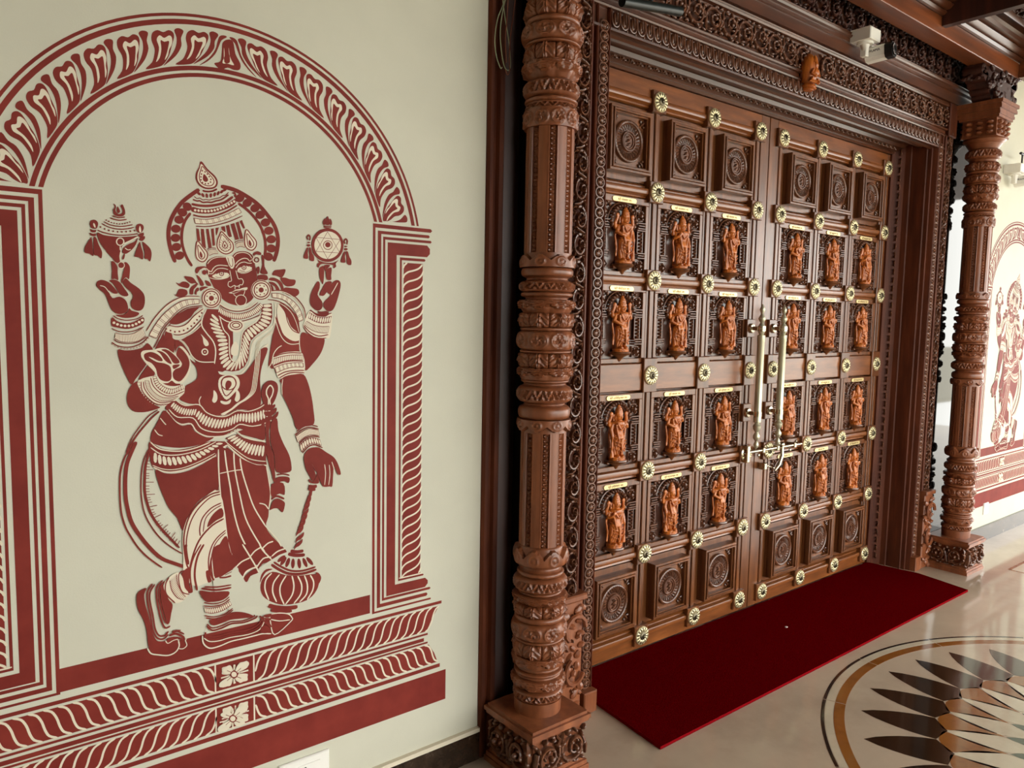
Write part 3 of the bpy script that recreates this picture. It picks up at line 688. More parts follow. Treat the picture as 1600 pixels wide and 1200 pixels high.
def capital_mesh():
    b = MB()
    b.lathe([(.10, 2.56), (.12, 2.572), (.125, 2.58), (.118, 2.59)], 32)
    for (h, z0, z1) in ((.105, 2.59, 2.60), (.10, 2.60, 2.69), (.118, 2.69, 2.705), (.125, 2.705, 2.72), (.122, 2.72, 2.735), (.135, 2.735, 2.752), (.132, 2.752, 2.765), (.142, 2.765, 2.785)):
        b.box(-h, h, -h, h, z0, z1)
    for f in range(4):
        for k in range(9):
            u = (k % 3 - 1) * .062; z = 2.615 + (k // 3) * .028; c = [(u, -.104), (.104, u), (u, .104), (-.104, u)][f]; b.ell((c[0], c[1], z), (.024, .024, .013), 8, 5)
    cap = b.mesh('capital', M_pill, ang=30); b = MB()
    b.box(-.09, .09, -.09, .04, 2.785, 2.90)
    for s in (-1, 1):
        for k in range(5): b.lathe([(.0, -.06), (.03, -.06), (.034, 0), (.03, .04), (0, .04)], 12, c=(s * (.10 + .035 * k), -.02, 2.82 + .028 * k), ax='y')
    b.box(-.26, .26, -.06, .04, 2.90, 2.96, c=.006)
    rnd = random.Random(8)
    for k in range(46): b.ell((rnd.uniform(-.2, .2), -.07 - rnd.random() * .02, rnd.uniform(2.80, 2.95)), (.024, .014, .012), 7, 5, rnd.uniform(-1.5, 1.5))
    for k in range(40): b.ell((-.22 - rnd.random() * .04, rnd.uniform(-.06, .04), rnd.uniform(2.88, 2.96)), (.012, .02, .012), 7, 5)
    return cap, b.mesh('bracket', M_dark, ang=30)  # bracket coloured darker than the capital to paint in shade below the beam
ME_cap, ME_brk_shaded = capital_mesh()
def pillar(x, y, label):
    p = empty('carved_pillar', (x, y, 0)); tag(p, label, 'pillar', 'carved pillars flanking the door')
    q = link('pedestal', ME_ped, p)
    for f, (dx, dy, rz) in enumerate(((0, -.104, 0), (-.104, 0, -pi / 2))):
        for u in (-.053, .053): link('pedestal_carving', ME_scroll, q, (dx + (u if f == 0 else 0), dy + (u if f else 0), .103), (0, 0, rz), (.95 * (1 if u > 0 else -1), 1.6, 1.0))
    for nm, me, z in BM: link(nm, me, p, (0, 0, z), (0, 0, radians(11)))
    link('capital', ME_cap, p, (0, 0, 0), (0, 0, 0), (.9, .9, 1)); link('bracket', ME_brk_shaded, p)
pillar(1.585, 1.82, 'carved reddish wood pillar between the left mural wall and the door')
pillar(5.005, 1.845, 'carved dark wood pillar right of the door, beside the far mural')

# ================================================================== murals
OPS = """S 72 5692,17974 5519,17838 5291,17628 5120,17380 5006,17139 4957,16882 4963,16653 5013,16402 5096,16153
S 81 6216,18111 6525,18072 6816,17961 7136,17777 7386,17531 7589,17252 7677,16934 7648,16605 7554,16322
S 52 5477,17380 5350,17194 5279,16979 5256,16721 5292,16491 5377,16263 5487,16082
S 57 6642,17736 6836,17624 7032,17448 7205,17218 7316,16930 7339,16634 7311,16458
R 0 5493,17467 5426,17422 5345,17436 5297,17501 5310,17579 5376,17625 5457,17612 5506,17546
R 0 5393,17349 5340,17287 5256,17275 5190,17321 5181,17397 5233,17459 5317,17471 5383,17426
R 0 5315,17185 5271,17116 5189,17092 5116,17127 5096,17199 5139,17267 5221,17292 5294,17258
R 0 5239,16975 5205,16902 5126,16866 5048,16889 5017,16956 5051,17029 5130,17065 5207,17043
R 0 5225,16754 5191,16681 5112,16646 5035,16669 5004,16736 5038,16809 5116,16845 5194,16822
R 0 5242,16557 5222,16480 5149,16430 5067,16437 5023,16496 5043,16573 5115,16623 5197,16617
R 0 5303,16374 5298,16295 5235,16232 5151,16222 5096,16270 5101,16349 5164,16412 5247,16422
R 0 6789,17953 6801,17874 6746,17795 6657,17762 6586,17795 6575,17874 6629,17953 6718,17986
R 0 6984,17843 6988,17762 6925,17687 6833,17663 6766,17704 6763,17785 6825,17859 6917,17884
R 0 7188,17720 7183,17636 7113,17567 7019,17552 6957,17601 6962,17683 7031,17752 7125,17768
R 0 7330,17550 7316,17466 7239,17404 7145,17399 7088,17454 7101,17537 7177,17600 7272,17605
R 0 7472,17353 7449,17270 7367,17215 7272,17220 7221,17281 7243,17364 7325,17420 7420,17415
R 0 7562,17125 7523,17046 7432,17007 7342,17031 7305,17103 7344,17182 7434,17221 7525,17197
R 0 7625,16905 7586,16826 7494,16787 7404,16812 7367,16885 7405,16963 7496,17002 7587,16978
R 0 7622,16654 7575,16578 7481,16549 7394,16583 7365,16661 7411,16736 7505,16765 7593,16731
R 0 7536,16410 7476,16344 7380,16334 7303,16386 7292,16468 7351,16534 7447,16544 7524,16493
R 0 6476,17975 6561,18009 6601,17936 6583,17874 6535,17905 6548,17954
R 0 5749,18667 5896,18501 6079,18349 6142,18216 6110,18094 6004,18022 5841,18003 5693,18067 5616,18197 5619,18360 5690,18508
C 0 5753,18598 5883,18453 6043,18321 6100,18199 6063,18100 5969,18053 5842,18043 5728,18095 5657,18202 5660,18353 5712,18488
So 17 5775,18543 5894,18414 6019,18283 6048,18192 5993,18108 5877,18085 5763,18122 5707,18197 5698,18324 5734,18444
R 0 5813,18362 5892,18278 5902,18210 5844,18174 5787,18207 5782,18288
D 12,32 5768,18437 5859,18403 5961,18275 5976,18207 5924,18147 5843,18127 5763,18157 5731,18246 5749,18353
S 35 5767,17955 5863,17942 6003,17968 6121,18036
R 0 5699,17900 5723,17871 5721,17842 5694,17831 5658,17844 5634,17874 5636,17902 5663,17913
R 0 5803,17862 5812,17824 5800,17797 5772,17797 5746,17824 5736,17863 5749,17890 5776,17889
R 0 5900,17852 5898,17811 5879,17788 5853,17797 5837,17832 5839,17873 5858,17896 5884,17888
R 0 5999,17861 5984,17820 5960,17803 5939,17820 5934,17860 5948,17900 5973,17917 5994,17901
R 0 6092,17891 6074,17852 6048,17837 6029,17856 6028,17897 6046,17937 6072,17951 6091,17933
R 0 6177,17923 6152,17887 6124,17878 6110,17901 6117,17942 6142,17978 6170,17988 6185,17965
R 0 6260,17962 6224,17937 6196,17939 6192,17967 6215,18005 6251,18030 6279,18028 6283,18000
R 0 6327,18009 6288,17990 6261,17998 6263,18027 6292,18060 6331,18079 6358,18071 6356,18042
S 17 5568,17792 5631,17746 5700,17765 5768,17730 5848,17746 5929,17743 6011,17771 6093,17797 6188,17831 6260,17886 6331,17906 6404,17986
S 30 5535,17712 5630,17687 5698,17699 5767,17667 5882,17686 5975,17689 6093,17737 6211,17779 6307,17844 6403,17926
S 48 5504,17599 5673,17582 5881,17592 6115,17645 6329,17739 6511,17890
R 0 5490,17486 5536,17533 5695,17507 5879,17514 6090,17566 6304,17653 6546,17834 6589,17803 6569,17717 6398,17591 6183,17490 5971,17417 5739,17390 5557,17404 5500,17429
E 14,51 5585,17456 5694,17453 5878,17462 6065,17505 6255,17593 6424,17696 6540,17771
S 31 5533,17339 5692,17315 5899,17327 6111,17388 6373,17517 6617,17686
Bd 8,15 5554,17264 5736,17249 5922,17271 6157,17345 6396,17459 6652,17617 / 5579,17133 5780,17140 5966,17168 6203,17249 6443,17355 6724,17515
S 20 5596,17072 5779,17074 5965,17104 6202,17177 6442,17271 6747,17433
RX 0 5602,17018 5663,17012 5700,16716 5623,16691
RX 0 5714,17016 5783,17017 5828,16548 5735,16522
RX 0 5836,17022 5899,17032 5969,16581 5886,16556
RX 0 5960,17037 6023,17054 6052,16635 5993,16612
RX 0 6070,17066 6153,17090 6103,16902 6079,16881
RX 0 6201,17106 6296,17133 6318,16991 6251,16966
RX 0 6320,17145 6404,17176 6472,16883 6388,16857
RX 0 6441,17194 6538,17232 6654,16830 6556,16803
RX 0 6574,17247 6648,17278 6765,16858 6678,16831
RX 0 6667,17292 6734,17327 6810,17130 6768,17107
C 0 6223,17024 6388,16881 6519,16722 6528,16553 6430,16437 6285,16404 6143,16467 6063,16593 6089,16762 6150,16898
So 23 6218,16988 6364,16843 6487,16720 6499,16563 6418,16473 6298,16436 6167,16492 6098,16607 6113,16764 6162,16887
So 16 6221,16916 6339,16817 6429,16703 6432,16595 6371,16523 6287,16500 6204,16543 6151,16623 6164,16756 6189,16842
S 13 6366,16658 6443,16680
S 13 6358,16617 6427,16610
S 13 6337,16584 6385,16551
S 13 6308,16564 6325,16517
S 13 6276,16562 6259,16512
S 13 6248,16578 6200,16539
S 13 6229,16608 6160,16591
S 13 6222,16647 6146,16658
S 13 6230,16687 6162,16728
S 13 6250,16721 6203,16786
S 13 6279,16741 6263,16822
S 13 6311,16743 6329,16827
S 13 6339,16728 6388,16801
S 13 6359,16697 6429,16749
So 18 6278,16752 6349,16673 6341,16600 6288,16580 6236,16617 6247,16690
R 0 6310,16647 6304,16619 6288,16606 6273,16617 6267,16643 6274,16671 6289,16684 6304,16673
C 0 5624,16726 5759,16583 5869,16460 5875,16306 5776,16181 5661,16198 5571,16299 5563,16487
So 22 5624,16708 5748,16570 5850,16447 5852,16316 5765,16211 5661,16224 5589,16312 5579,16488
So 18 5633,16609 5724,16509 5791,16396 5778,16312 5719,16272 5658,16316 5637,16445
R 0 5688,16460 5737,16380 5732,16309 5697,16307 5668,16376
C 0 6842,17113 6989,16966 7108,16840 7116,16680 7009,16549 6884,16565 6787,16669 6777,16863
So 23 6842,17093 6976,16953 7087,16826 7091,16691 6997,16580 6885,16592 6807,16682 6794,16865
So 19 6853,16992 6951,16889 7024,16772 7011,16685 6948,16643 6881,16688 6858,16821
R 0 6913,16837 6966,16755 6961,16681 6923,16679 6892,16750
Bt 7,13 5862,16495 5956,16533 6073,16527 / 5907,16367 6001,16416 6119,16429
Bt 7,14 6555,16701 6653,16757 6764,16777 / 6590,16606 6676,16649 6799,16633
S 15 5839,16517 5957,16566 6074,16558
S 16 6531,16735 6629,16791 6764,16819
R 0 5831,16037 5833,16156 5893,16259 6031,16347 6189,16373 6329,16366 6470,16395 6531,16460 6633,16518 6798,16535 6942,16487 7024,16369 7063,16165 7103,15939 7117,15732 7077,15523 6990,15333 6864,15216 6697,15149 6533,15146 6352,15202 6193,15310 6077,15467 5981,15625 5905,15802 5849,15918
T 17 5853,16157 5952,16273 6110,16342 6309,16355
T 17 6510,16378 6592,16464 6756,16505 6900,16464 6971,16366
C 0 6309,16365 6480,16386 6528,16237 6517,16135 6465,16071 6405,16108 6357,16227
S 13 6358,16348 6387,16228 6426,16140 6466,16132 6487,16214 6469,16345
S 9 6308,16335 6366,16167 6425,16093
T 21 5879,16000 5947,15973 5987,16045 6067,16120 6186,16146 6365,16136
T 17 5888,15920 5966,15924 6026,15987 6105,16052 6244,16069 6364,16045
T 19 6548,16187 6630,16283 6754,16352 6857,16348 6919,16291 6971,16335
T 17 6557,16096 6650,16213 6773,16261 6876,16237 6970,16242
C 0 5965,15864 6064,15929 6183,15975 6303,15971 6386,15925 6321,15841 6181,15804 6043,15812
C 0 6596,16037 6669,16133 6772,16173 6875,16165 6979,16119 6895,16042 6770,15995 6667,16000
So 17 6250,15938 6243,15912 6224,15892 6198,15883 6172,15889 6154,15907 6147,15933 6154,15960 6174,15980 6199,15988 6225,15983 6244,15964
R 0 6223,15937 6215,15920 6198,15912 6182,15918 6175,15935 6182,15952 6199,15960 6216,15954
C 0 6207,15936 6204,15930 6199,15928 6193,15930 6191,15935 6193,15941 6199,15944 6204,15942
So 17 6821,16127 6814,16100 6794,16079 6767,16071 6740,16076 6721,16095 6714,16121 6722,16148 6741,16169 6768,16177 6795,16172 6814,16153
R 0 6792,16125 6785,16108 6767,16099 6750,16106 6743,16123 6750,16140 6768,16149 6785,16142
C 0 6776,16124 6773,16118 6767,16116 6762,16118 6759,16124 6762,16129 6768,16132 6773,16130
S 11 6043,15848 6122,15832 6201,15835
S 13 6064,15919 6183,15975 6323,15968
S 11 6637,16050 6709,16027 6791,16023
S 13 6648,16111 6772,16175 6896,16156
T 15 5886,15821 6023,15791 6181,15794 6341,15842 6402,15905
T 16 6586,16016 6708,15971 6853,15999 6978,16078
T 17 6404,16027 6432,15866 6441,15765 6370,15732 6358,15640 6418,15601 6479,15634 6530,15647 6529,15555
T 18 6556,16035 6594,15894 6624,15824 6706,15828 6746,15758 6714,15675 6653,15672 6631,15589
T 17 6520,15646 6581,15628 6653,15662
C 0 6366,15457 6467,15491 6549,15545 6631,15558 6724,15593 6848,15614 6826,15545 6723,15535 6630,15497 6497,15441
R 0 6436,15460 6549,15515 6641,15528 6785,15574 6723,15541 6630,15503 6517,15458
T 15 6486,15431 6537,15381 6577,15358
T 16 6785,15533 6763,15450 6731,15398
To 18 6819,15276 6799,15206 6747,15153 6676,15132 6607,15150 6557,15199 6539,15269 6559,15339 6610,15391 6680,15412 6750,15396 6801,15346
T 16 6133,15288 6251,15179 6451,15092 6655,15045 6862,15102 7011,15271
R 0 5582,16043 5678,16088 5794,16094 5832,16057 5754,16033 5677,16009 5637,15948 5598,15906 5561,15944
R 0 5294,15822 5388,15827 5501,15803 5576,15707 5632,15631 5556,15667 5460,15653 5367,15718
R 0 5096,15667 5179,15641 5254,15694 5348,15688 5422,15622 5383,15542 5289,15548 5177,15583
R 0 5025,15392 5099,15365 5157,15494 5251,15517 5353,15482 5361,15384 5266,15331 5135,15318
To 18 5882,15950 5868,15898 5830,15858 5780,15842 5730,15853 5694,15889 5681,15940 5695,15992 5733,16032 5783,16048 5833,16037 5870,16001
R 0 5836,15948 5818,15905 5777,15885 5736,15901 5720,15942 5737,15985 5779,16004 5819,15989
R 0 5588,15866 5654,15830 5748,15695 5756,15616 5679,15613 5643,15710
R 0 5788,15746 5884,15721 5941,15623 5844,15619
R 0 5418,15405 5439,15544 5517,15626 5613,15669 5583,15589 5515,15507 5494,15388
R 0 5532,15409 5572,15529 5630,15561 5639,15492 5590,15451 5579,15381
R 0 5677,15474 5669,15563 5785,15597 5863,15580 5755,15526
R 0 7004,16491 7110,16560 7215,16526 7203,16463 7088,16476 7024,16431
To 24 7192,16348 7178,16301 7143,16265 7096,16249 7049,16259 7014,16291 7002,16337 7016,16384 7050,16420 7098,16435 7145,16426 7179,16394
So 22 7151,16340 7144,16312 7123,16291 7096,16283 7069,16288 7049,16307 7042,16333 7050,16360 7070,16381 7097,16390 7124,16385 7144,16366
R 0 7225,16464 7298,16428 7306,16178 7390,16016 7336,15972 7230,15977 7188,16027 7243,16216
R 0 7084,16125 7158,16170 7178,16068 7134,15962 7093,16042
R 0 7134,15941 7357,15952 7377,15827 7143,15817
R 0 7508,15969 7574,16088 7727,16117 7863,16135 7858,16040 7769,15908 7638,15944
R 0 7725,15885 7857,15912 7989,15876 8146,15861 8122,15732 7988,15683 7855,15700
R 0 7787,15548 7854,15646 8032,15642 8212,15617 8245,15500 8120,15410 7941,15447
R 0 7432,15871 7550,15898 7724,15821 7811,15677 7820,15507 7776,15527 7723,15673 7615,15795 7442,15819
R 0 7441,15788 7571,15762 7679,15650 7700,15556 7623,15553 7570,15667 7441,15736
R 0 7441,15704 7505,15686 7547,15571 7472,15558
C 0 6189,15314 6112,15128 5932,15049 5757,15120 5687,15299 5763,15482 5940,15563 6117,15494
So 21 6165,15313 6133,15195 6047,15107 5932,15073 5820,15101 5739,15184 5710,15299 5742,15416 5826,15504 5940,15539 6054,15512 6136,15429
So 23 6110,15311 6085,15222 6020,15155 5933,15129 5848,15151 5786,15214 5765,15301 5789,15390 5853,15456 5939,15483 6025,15462 6088,15399
R 0 5999,15308 5980,15262 5935,15242 5891,15259 5874,15304 5893,15350 5937,15370 5981,15353
D 8,28 6054,15310 6018,15223 5934,15185 5852,15219 5819,15303 5855,15389 5938,15427 6021,15394 6054,15310
C 0 7482,15569 7400,15376 7205,15291 7015,15364 6939,15549 7019,15740 7211,15826 7404,15756
So 22 7457,15568 7422,15445 7330,15353 7206,15317 7083,15345 6995,15431 6964,15550 6998,15672 7088,15763 7211,15801 7334,15774 7424,15689
So 24 7396,15566 7370,15473 7300,15403 7206,15375 7113,15397 7046,15462 7022,15552 7048,15645 7117,15714 7210,15743 7304,15722 7372,15657
R 0 7276,15561 7256,15513 7207,15492 7160,15510 7140,15557 7161,15604 7209,15626 7257,15608
D 8,30 7336,15564 7298,15473 7207,15434 7117,15467 7081,15554 7119,15644 7210,15684 7300,15651 7336,15564
R 0 4790,14121 4830,14449 4918,14473 4983,14402 5014,14285 5181,14260 5342,14355 5597,14571 5741,14836 5767,14981 5932,15033 6407,14846 6388,13536 5672,13556 5447,13875 5403,13972 5271,14212 5136,14248 5045,14143 5019,13953 4964,13978 4854,14050
R 0 4659,14111 4739,14286 4796,14402 4814,14215 4833,14086 4735,14087
T 28 4415,14472 4553,14715 4753,14962 4976,15153 5201,15277 5428,15326 5668,15321
S 19 4407,14483 4553,14731 4731,14961 4932,15157 5157,15287 5383,15341 5657,15342
Bd 10,17 4459,14368 4594,14611 4773,14857 4974,15048 5200,15201 5427,15264 5644,15270 / 4630,14298 4767,14566 4924,14754 5151,14993 5378,15116 5642,15165
S 20 4560,14065 4673,14286 4787,14519 4945,14719 5172,14946 5400,15069 5723,15112
S 15 4604,14065 4716,14262 4819,14473 4921,14614 5171,14887 5400,15033 5722,15076
R 0 4934,14684 5104,14874 5354,15016 5641,15082 5524,14953 5418,14808 5235,14687 5077,14638
C 0 4888,14590 5121,14592 5302,14640 5464,14809 5605,14978 5745,15053 5719,14932 5553,14666 5367,14498 5184,14402 4984,14426 4852,14473
S 18 4910,14621 5121,14584 5324,14652 5510,14857 5733,15040
D 11,38 4853,14531 4941,14492 5051,14459 5231,14486 5402,14570 5554,14726 5696,14932
T 18 5005,14367 5184,14367 5412,14462 5717,14764
S 18 5016,14391 5184,14386 5412,14486 5717,14800
T 18 5026,14296 5182,14296 5457,14426 5668,14619
T 30 5814,15018 5718,14836 5691,14619 5804,14427 5965,14208 6021,13963 5980,13621
S 21 5838,15031 5760,14837 5742,14644 5851,14451 6013,14232 6076,13962 6027,13595
C 0 5664,14403 5755,14306 5836,14209 5846,14124 5775,14100 5725,14173 5709,14306
To 30 5824,13954 5814,13917 5788,13891 5753,13882 5718,13892 5693,13919 5684,13956 5694,13992 5720,14018 5755,14027 5790,14017 5816,13990
C 0 5770,13954 5765,13943 5754,13938 5742,13943 5738,13955 5743,13967 5754,13972 5766,13967
T 25 5181,14260 5337,14092 5402,13924 5514,13777 5675,13701 6005,13694
Bl 34,17 6109,14769 6131,14647 6224,14476 6318,14304 6352,14107 6349,13909 6384,13760 6505,13695 6592,13756 6644,13954 6685,14253 6725,14428 6890,14603 7144,14756 7197,14958 7251,15186 / 5946,14960 5860,14742 5904,14524 6042,14281 6074,14011 6093,13741 6210,13492 6428,13435 6701,13502 6854,13775 6883,14102 6936,14252 7140,14428 7426,14632 7506,14913 7483,15217
T 35 7587,15220 7571,14863 7503,14607 7191,14378 6985,14202 6920,13976 6878,13649 6775,13500 6624,13354 6353,13313 6112,13396
T 24 6134,14842 6225,14525 6356,14353 6364,14107 6373,13859 6432,13722 6530,13707 6618,13830 6659,14104 6687,14353 6764,14528 7068,14730 7210,14984
C 0 6512,14217 6597,14080 6569,13868 6495,13845 6446,13858 6405,13896 6412,14057
Bl 26,14 6138,15110 6257,15015 6425,14957 6620,14936 6844,14989 7021,15080 7175,15222 / 6088,14963 6230,14868 6399,14809 6618,14780 6892,14841 7121,14969 7276,15136
T 26 6128,15182 6282,15089 6475,15032 6696,15036 6921,15115 7099,15257
S 19 6139,15146 6281,15052 6474,14995 6695,14999 6920,15078 7124,15233
S 19 6135,14866 6325,14771 6618,14730 6892,14791 7171,14907
T 24 6111,14866 6301,14734 6592,14688 6916,14748 7196,14857
C 0 6335,14624 6422,14736 6667,14751 6753,14652 6714,14527 6589,14447 6467,14465 6370,14526
So 21 6695,14627 6674,14574 6618,14536 6541,14522 6465,14535 6411,14573 6391,14625 6412,14676 6468,14715 6544,14729 6620,14716 6675,14679
So 21 6636,14631 6623,14604 6589,14584 6542,14576 6495,14583 6462,14603 6450,14630 6462,14657 6497,14677 6543,14685 6590,14678 6624,14658
T 15 7561,15219 7598,14991 7583,14710 7502,14505 7267,14327 7112,14201 7046,13974 7016,13595
T 15 7598,15220 7635,14991 7619,14710 7539,14505 7303,14327 7148,14201 7082,13974 7052,13594
T 15 7635,15221 7672,14992 7656,14711 7575,14505 7340,14327 7184,14200 7117,13973 7088,13593
C 0 7134,13871 7174,13998 7265,14086 7382,14148 7342,14047 7289,13920 7211,13870 7160,13871
To 33 7261,13755 7251,13719 7225,13694 7188,13685 7153,13695 7127,13722 7118,13758 7128,13793 7154,13818 7190,13827 7226,13817 7252,13790
C 0 7207,13756 7202,13743 7189,13738 7176,13744 7171,13756 7177,13769 7189,13774 7202,13768
R 0 7582,14659 7692,15222 7850,15175 8063,15025 8197,14872 8250,14612 8247,14142 8246,13958 8327,13747 8381,13561 7466,13481 7418,13841 7501,14352
C 0 7653,15196 7744,15147 7901,14868 8006,14610 8195,14455 8249,14429 8248,14246 8057,14221 7817,14377 7713,14609 7636,14864
S 20 7584,14863 7712,14480 7843,14274 8003,14169 8247,14181
T 20 7558,14863 7685,14454 7816,14235 8003,14130 8247,14147
S 20 7692,15197 7849,14995 7927,14713 8059,14507 8249,14424
R 0 7850,15124 7983,15075 8116,14923 8183,14716 8195,14508 8087,14559 8007,14740 7902,14971
Bd 8,18 7486,15483 7695,15482 7906,15407 8119,15259 8280,15055 8361,14796 / 7511,15370 7693,15350 7878,15278 8037,15128 8157,14949 8237,14742
T 20 7473,15520 7721,15542 7959,15473 8173,15325 8362,15083 8416,14770
S 20 7486,15546 7722,15567 7986,15500 8201,15352 8390,15097 8429,14797
S 20 7381,15315 7640,15285 7904,15163 8090,14974 8210,14716 8263,14455
T 15 7380,15290 7640,15251 7877,15124 8049,14947 8169,14690 8235,14455
T 24 8249,14403 8252,14089 8327,13826
T 23 7748,14094 7629,14018 7522,13865 7468,13635 7362,13484
R 0 8359,14456 8552,14377 8775,14284 8974,14283 8945,14056 8830,13817 8603,13555 8407,13401 8341,13746 8260,14089 8276,14351
R 0 8569,15061 8750,14972 9091,14991 9205,14886 9147,14645 9089,14377 8945,14270 8663,14324 8469,14430 8387,14613 8471,14876
C 0 8528,15034 8750,14906 9005,14884 9206,14967 9146,14350 9031,14296 8663,14337 8359,14587 8388,14718
Bl 10,16 8541,15008 8722,14906 8948,14869 9191,14913 / 8499,14837 8721,14734 8919,14696 9147,14725
Bt 17,16 8457,14758 8665,14654 8890,14616 9118,14618 / 8387,14652 8608,14509 8833,14443 9075,14436
S 21 8569,15066 8722,14972 8948,14923 9191,14993
S 24 8365,14639 8552,14456 8804,14350 9089,14390
S 19 8360,14600 8524,14403 8775,14284 9031,14296
R 0 8779,15039 8891,15028 9034,15044 9119,15005 8948,14957 8807,14981
R 0 8768,15841 8838,15818 8838,15673 8781,15487 8907,15306 8920,15148 8821,15053 8695,15077 8570,15218 8557,15401 8628,15613
R 0 8865,15463 8837,15515 8951,15730 9051,15853 9194,15859 9121,15684 8978,15480
R 0 9078,15629 9179,15792 9309,15904 9425,15896 9468,15777 9410,15507 9307,15210 9206,15060 9062,15044 8949,15175 8978,15308 9149,15472 9064,15562
T 24 9381,15841 9279,15663 9178,15500
R 0 8826,16197 8896,16267 8967,16263 8966,15968 8937,15782 8895,15833 8839,15962
R 0 9051,15919 9023,16103 9066,16210 9195,16244 9180,16031 9179,15912
C 0 9558,16893 9415,16562 9075,16408 8742,16519 8608,16824 8745,17148 9078,17306 9416,17203
So 64 9515,16890 9499,16779 9455,16674 9385,16582 9293,16509 9188,16460 9075,16439 8963,16446 8860,16482 8771,16542 8704,16624 8663,16721 8649,16827 8664,16935 8706,17038 8774,17129 8863,17202 8966,17252 9077,17276 9190,17271 9295,17238 9386,17179 9456,17097 9500,16998
S 16 9077,17225 9444,16668
S 16 9444,16668 8736,16661
S 16 8736,16661 9077,17225
S 16 8738,17045 9456,17040
S 16 9456,17040 9075,16480
S 16 9075,16480 8738,17045
So 16 9211,16868 9194,16807 9147,16760 9082,16740 9018,16751 8972,16791 8955,16849 8972,16909 9019,16956 9083,16977 9147,16966 9194,16926
R 0 9163,16875 9139,16821 9083,16795 9026,16813 9003,16863 9027,16916 9083,16942 9139,16925
R 0 8946,17406 8947,17507 9013,17594 9023,17514 9012,17412
R 0 9023,17413 9023,17535 9079,17651 9122,17564 9133,17423
R 0 9144,17424 9145,17587 9200,17531 9204,17425
S 24 8957,17373 9078,17371 9195,17388
S 24 8961,17337 9078,17333 9186,17346
R 0 8746,16480 8801,16432 8931,16389 9075,16377 9219,16386 9331,16430 9406,16469 9320,16371 9331,16289 9252,16233 9241,16315 9108,16338 8975,16341 8865,16314 8804,16229 8767,16258 8778,16340 8822,16363
R 0 8986,16311 9152,16310 9063,16213 9019,16139 8986,16188
S 31 8506,16957 8481,17025 8524,17088 8570,17042 8555,16941
R 0 8570,16891 8557,16876 8527,16868 8496,16872 8484,16885 8497,16900 8527,16908 8557,16905
R 0 8578,16816 8563,16792 8526,16780 8490,16787 8475,16808 8490,16832 8527,16844 8563,16837
R 0 8475,16744 8517,16727 8500,16605 8509,16455 8382,16461 8404,16579
R 0 8532,16738 8582,16752 8628,16614 8682,16516 8670,16398 8558,16418 8546,16568
S 33 9603,16934 9576,17004 9622,17070 9672,17022 9656,16917
R 0 9672,16866 9658,16850 9626,16842 9594,16846 9581,16859 9594,16875 9626,16883 9658,16880
R 0 9681,16788 9665,16763 9626,16751 9587,16758 9571,16780 9587,16805 9626,16817 9665,16810
R 0 9571,16714 9617,16696 9598,16570 9610,16415 9473,16421 9496,16543
R 0 9633,16708 9685,16721 9736,16579 9793,16478 9782,16356 9662,16376 9649,16532
R 0 3762,17424 3806,17402 3820,17338 3807,17282 3822,17228 3871,17196 3933,17217 3954,17274 3941,17328 3916,17370 3931,17415 3958,17423 3987,17366 4009,17280 4003,17202 3951,17153 3880,17137 3800,17156 3761,17200 3759,17277 3788,17346 3782,17389
R 0 3849,17367 3881,17322 3903,17258 3872,17215 3842,17230 3833,17284
S 21 3739,17143 3869,17112 4002,17140
S 21 3688,17088 3868,17052 4042,17090
D 10,26 3607,17032 3715,16987 3876,16969 3998,16991 4102,17034
S 18 3556,16995 3694,16930 3874,16913 4038,16939 4162,16977
S 18 3511,16947 3672,16874 3873,16847 4057,16874 4192,16919
D 9,32 3483,16864 3571,16828 3650,16802 3851,16785 4024,16804 4200,16841
S 20 3422,16787 3549,16743 3748,16711 3951,16714 4136,16742 4272,16780
R 0 3415,16732 3548,16688 3747,16671 3929,16674 4114,16700 4260,16723 4196,16639 4070,16574 3987,16523 3913,16440 3890,16327 3857,16225 3870,16081 3792,16076 3675,16224 3521,16412 3436,16581
To 24 3963,16566 3952,16523 3923,16490 3884,16475 3845,16484 3818,16513 3809,16554 3820,16597 3849,16630 3888,16644 3926,16636 3954,16607
T 24 3966,16521 4112,16606 4281,16713
T 24 3883,16460 3883,16304 3875,16126
R 0 3932,16374 3975,16444 4069,16518 4194,16583 4269,16679 4224,16529 4149,16412 4064,16327 3991,16285 3936,16308
T 18 3984,16422 4045,16382 4107,16398
R 0 3971,16288 3980,16244 3957,16164 3920,16151 3935,16230
R 0 3270,16936 3301,16999 3370,17017 3422,16982 3436,16918 3404,16829 3335,16812 3282,16850
C 0 3348,16943 3377,16902 3379,16837 3352,16857 3334,16909
R 0 3276,16802 3344,16780 3393,16795 3382,16740 3313,16727 3279,16759
R 0 3264,16719 3322,16698 3387,16707 3380,16652 3301,16646 3263,16686
R 0 3291,16624 3307,16505 3313,16353 3322,16190 3241,16240 3155,16256 3148,16364 3210,16498 3270,16589
R 0 3339,16617 3388,16610 3434,16471 3495,16322 3500,16235 3478,16146 3407,16207 3335,16224 3328,16398
R 0 4234,16934 4266,16993 4329,17016 4391,16981 4400,16903 4356,16821 4303,16794 4242,16845
C 0 4318,16963 4337,16909 4342,16831 4314,16806 4295,16883
R 0 4282,16758 4388,16812 4397,16745 4322,16694 4281,16725
R 0 4301,16670 4407,16735 4422,16679 4362,16612 4310,16626
R 0 4309,16592 4338,16470 4376,16314 4363,16178 4269,16228 4186,16234 4210,16348 4265,16487
R 0 4362,16596 4445,16545 4538,16439 4562,16304 4525,16142 4469,16195 4405,16203 4408,16339 4380,16473
R 0 3579,16357 3871,16377 3857,16243 3864,16088 3833,16075 3772,16082 3714,16167
